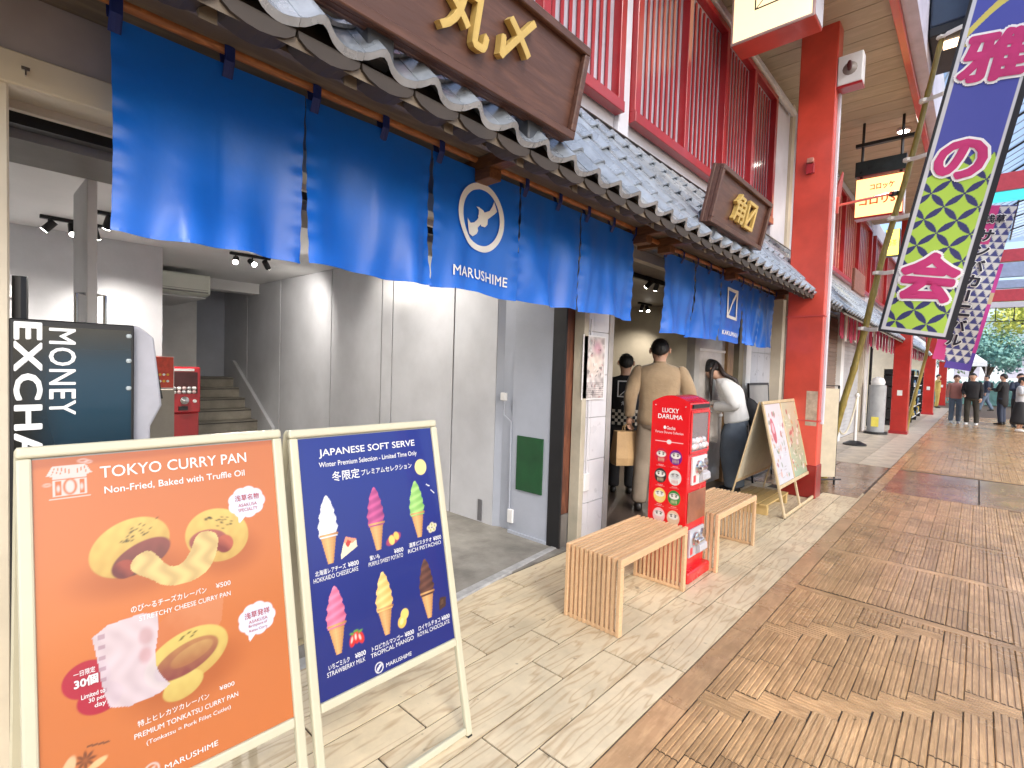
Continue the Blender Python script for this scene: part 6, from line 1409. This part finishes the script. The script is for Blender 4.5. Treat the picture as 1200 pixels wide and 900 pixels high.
# ================================================================ ARCADE ROOF
arc_ = thing('arcade_roof', 'barrel-vaulted glass arcade roof with thin dark ribs over the street', 'roof', (0, -2.75, 6.2))
roofglass = bpy.data.materials.new('roof_glass'); roofglass.use_nodes = True; _n = roofglass.node_tree.nodes; _l = roofglass.node_tree.links
_t = _n.new('ShaderNodeBsdfTransparent'); _t.inputs[0].default_value = (.93, .96, 1, 1); _d = _n.new('ShaderNodeBsdfTranslucent'); _d.inputs[0].default_value = (.75, .82, .88, 1); _g = _n.new('ShaderNodeBsdfGlossy'); _g.inputs['Roughness'].default_value = .15
_m = _n.new('ShaderNodeMixShader'); _m.inputs[0].default_value = .45; _l.new(_t.outputs[0], _m.inputs[1]); _l.new(_d.outputs[0], _m.inputs[2]); _m2 = _n.new('ShaderNodeMixShader'); _m2.inputs[0].default_value = .05
_l.new(_m.outputs[0], _m2.inputs[1]); _l.new(_g.outputs[0], _m2.inputs[2]); _l.new(_m2.outputs[0], _n['Material Output'].inputs[0])
CY, CR, NS = 0.0, 3.62, 10
def vp(j): a = math.pi * .04 + (math.pi * .92) * j / NS; return (CY + CR * math.cos(a), CR * .72 * math.sin(a))
pane_me = []
for j in range(NS):
    (ya, za), (yb_, zb) = vp(j), vp(j + 1); pane_me.append(MB().quad((.02, ya, za), (2.38, ya, za), (2.38, yb_, zb), (.02, yb_, zb)).mesh('glass_pane', roofglass))
rib_mb = MB().tube([(0, *vp(j)) for j in range(NS + 1)], .045, 6); rib_me = rib_mb.mesh('rib', dark_metal); mid_me = MB().tube([(0, *vp(j)) for j in range(NS + 1)], .018, 5).mesh('thin_rib', M('grey_bar', (.25, .28, .3), .4))
for i in range(17):
    x = -6 + 2.4 * i; link('rib', rib_me, arc_, (x, 0, 0))
    for q in (.6, 1.2, 1.8): link('thin_rib', mid_me, arc_, (x + q, 0, 0))
    for j in range(NS): link('glass_pane', pane_me[j], arc_, (x, 0, 0))
for j in range(NS + 1):
    y, z = vp(j); obj('purlin', MB().box(-6, 34.8, y - .025, y + .025, z - .03, z + .03), dark_metal, arc_)
obj('gutter_beam', MB().box(-6, 34.8, 3.46, 3.55, -.15, .55), lilac_wall, arc_); obj('gutter_beam', MB().box(-6, 34.8, -3.85, -3.6, -.35, .55), lilac_wall, arc_)
# crossing red beams and the far gable
def beam(label, x, z0, z1, m, extra=()):
    t = thing('cross_beam', label, 'beam', (x, -2.7, z0), group='beams across the arcade'); obj('beam', MB().box(0, .3, -3.7, 3.75, 0, z1 - z0), m, t, bevel=.01); return t
beam('red beam across the arcade above the triangle banner', 20.0, 6.86, 7.35, M('beam_red', (.55, .06, .08), .4, coat=.2)); cyb = beam('thin turquoise strip under the nearer red beam', 20.05, 6.62, 6.85, glow('turquoise_strip', (.05, .5, .55), .6))
bmr = bpy.data.materials['beam_red']; pale = M('pale_blue_beam', (.35, .42, .58), .4)
beam('upper red beam of the far gable', 34.9, 7.35, 7.95, bmr); beam('pale blue band under the upper red beam', 34.9, 6.6, 7.3, pale); beam('pale band above the lower red beam', 34.9, 6.05, 6.45, pale); beam('lower red beam of the far gable', 34.9, 5.42, 6.0, bmr); beam('lilac lintel of the far gable', 34.9, 5.1, 5.38, lilac_wall)
gf = thing('gable_railing', 'thin dark grid of glazing bars hanging under the far gable', 'railing', (34.9, -2.7, 4.45))
gg = MB()
for k in range(12): gg.box(0, .05, -3.7 + .66 * k, -3.66 + .66 * k, 0, .66)
gg.box(0, .05, -3.7, 3.7, -.04, .0)
obj('glazing_bars', gg, dark_metal, gf)
vg = thing('gable_glass', 'glazed arch above the far gable beams', 'window', (34.95, -2.75, 7.95)); fan = [(CR * math.cos(math.pi * k / 12), CR * .72 * math.sin(math.pi * k / 12) - 1.5) for k in range(13)]; fan = [(a, b) for a, b in fan if b > -.0] 
obj('pane', MB().prism(fan, lambda a, b, d: (d, a, b), 0, .02), roofglass, vg)

# ================================================================ END OF THE STREET: TREES, TENTS, BUILDING
def leafm(n, c): return M(n, c, .6, var=.35, ns=3)
lf = {'y': leafm('ginkgo_leaves', (.62, .66, .14)), 'g': leafm('green_leaves', (.18, .28, .10)), 'b': leafm('bluish_leaves', (.17, .36, .34))}
bark = M('bark', (.09, .065, .05), .9, bump=.4)
def tree(label, x, y, h, r, kind, n=2600, seed=0, sq=1.0):
    t = thing('tree', label, 'tree', (x, y, 0), group='trees beyond the arcade'); g = np.random.default_rng(seed)
    tr = MB(); tr.tube([(0, 0, 0), (.05, .03, h * .3), (.0, -.05, h * .62)], [.2, .14, .08], 8)
    cl = []
    for i in range(13):
        a, e = g.uniform(0, 6.28), g.uniform(-.3, 1.0); rr = r * g.uniform(.35, .85); c = Vector((rr * math.cos(a), rr * math.sin(a), h * .66 + e * r * .62 * sq)); cl.append((c, r * g.uniform(.28, .5)))
        if i < 7: tr.tube([(0, 0, h * .35 + .04 * i), tuple(c * .5 + Vector((0, 0, h * .28))), tuple(c)], [.08, .05, .02], 5)
    obj('trunk', tr, bark, t)
    m = MB()
    for i in range(n):
        c, cr_ = cl[g.integers(len(cl))]; d = Vector(g.normal(0, 1, 3)).normalized(); p = c + d * cr_ * g.uniform(.55, 1.12); p.z -= .15 * cr_; a = Vector(g.normal(0, 1, 3)).normalized(); b = a.cross(d).normalized() if a.cross(d).length > .1 else Vector((0, 0, 1)); s = g.uniform(.07, .16)
        m.quad(p - a * s, p + b * s * .6, p + a * s, p - b * s * .6)
    obj('crown', m, lf[kind], t, fix=False)
tree('yellow-green ginkgo tree at the right above the heads', 44, -2.9, 7.6, 2.6, 'y', 3600, 1); tree('tall yellow tree behind the gable bars', 52, -5.5, 9.5, 3.2, 'y', 3000, 2)
tree('blue-green tree left of the end of the street', 47, 3.6, 5.4, 2.6, 'b', 3000, 3); tree('low green tree behind the tents', 56, .5, 5.6, 3.0, 'g', 2800, 4); tree('wide bluish tree at the centre of the view end', 50, -.4, 4.6, 2.3, 'b', 2800, 5, .8); tree('round green tree far right', 50, -8, 7, 3.4, 'g', 2400, 6); tree('dark green tree far behind on the left', 60, 7, 8, 4, 'g', 2400, 7)
hd_ = thing('hedge', 'long clipped teal-green hedge closing the end of the street', 'hedge', (42.5, -4, 0)); m = MB()
for i in range(7000):
    p = Vector((rng.uniform(-.6, .6), rng.uniform(-8, 10), rng.uniform(.0, 1.4) + .1 * math.sin(i))); a = Vector(rng.normal(0, 1, 3)).normalized() * .12; b = Vector(rng.normal(0, 1, 3)).normalized() * .07; m.quad(p - a, p + b, p + a, p - b)
m.box(-.5, .5, -8, 10, 0, 1.2); tag(obj('leaves', m, lf['b'], hd_, fix=False), kind='stuff')
canvas = M('white_canvas', (.70, .76, .80), .7)
def tent(label, x, y, s):
    t = thing('tent', label, 'tent', (x, y, 0), group='white tents in the square')
    c = MB().loft([[(a * s * f, b * s * f, z) for a, b in ((-1, -1), (1, -1), (1, 1), (-1, 1))] for f, z in ((1, 2.3), (1, 2.55), (.55, 2.95), (.03, 3.5))]); obj('canopy', c, canvas, t)
    for a in (-1, 1):
        for b in (-1, 1): obj('leg', MB().box(a * s * .96 - .03, a * s * .96 + .03, b * s * .96 - .03, b * s * .96 + .03, 0, 2.3), steel, t)
tent('white peaked tent nearest the arcade end', 41.0, .7, 1.0); tent('white peaked tent to the right of the first one', 40.5, -3.8, 1.6)
eb = thing('far_building', 'pale low building with grey roof beyond the square', 'building', (72, 0, 0)); obj('wall', MB().box(0, 10, -30, 30, 0, 5.5), M('pale_far_wall', (.74, .75, .76), .7), eb); obj('roof', MB().prism([(-1.5, 5.5), (11.5, 5.5), (5, 8.5)], lambda a, b, d: (a, d, b), -31, 31), M('grey_green_roof', (.22, .30, .30), .6), eb)
for k in range(14): obj('window', MB().box(-.05, -.005, -28 + 4 * k, -26 + 4 * k, 1.8, 4.0), glass_reflect, eb)
tag(obj('square', MB().box(60, 120, -60, 60, -.07, -.02).box(34, 60, -60, -6.5, -.07, -.02).box(40, 60, 2.45, 60, -.07, -.02), M('pale_square_paving', (.68, .68, .66), .5, var=.08)), kind='structure')
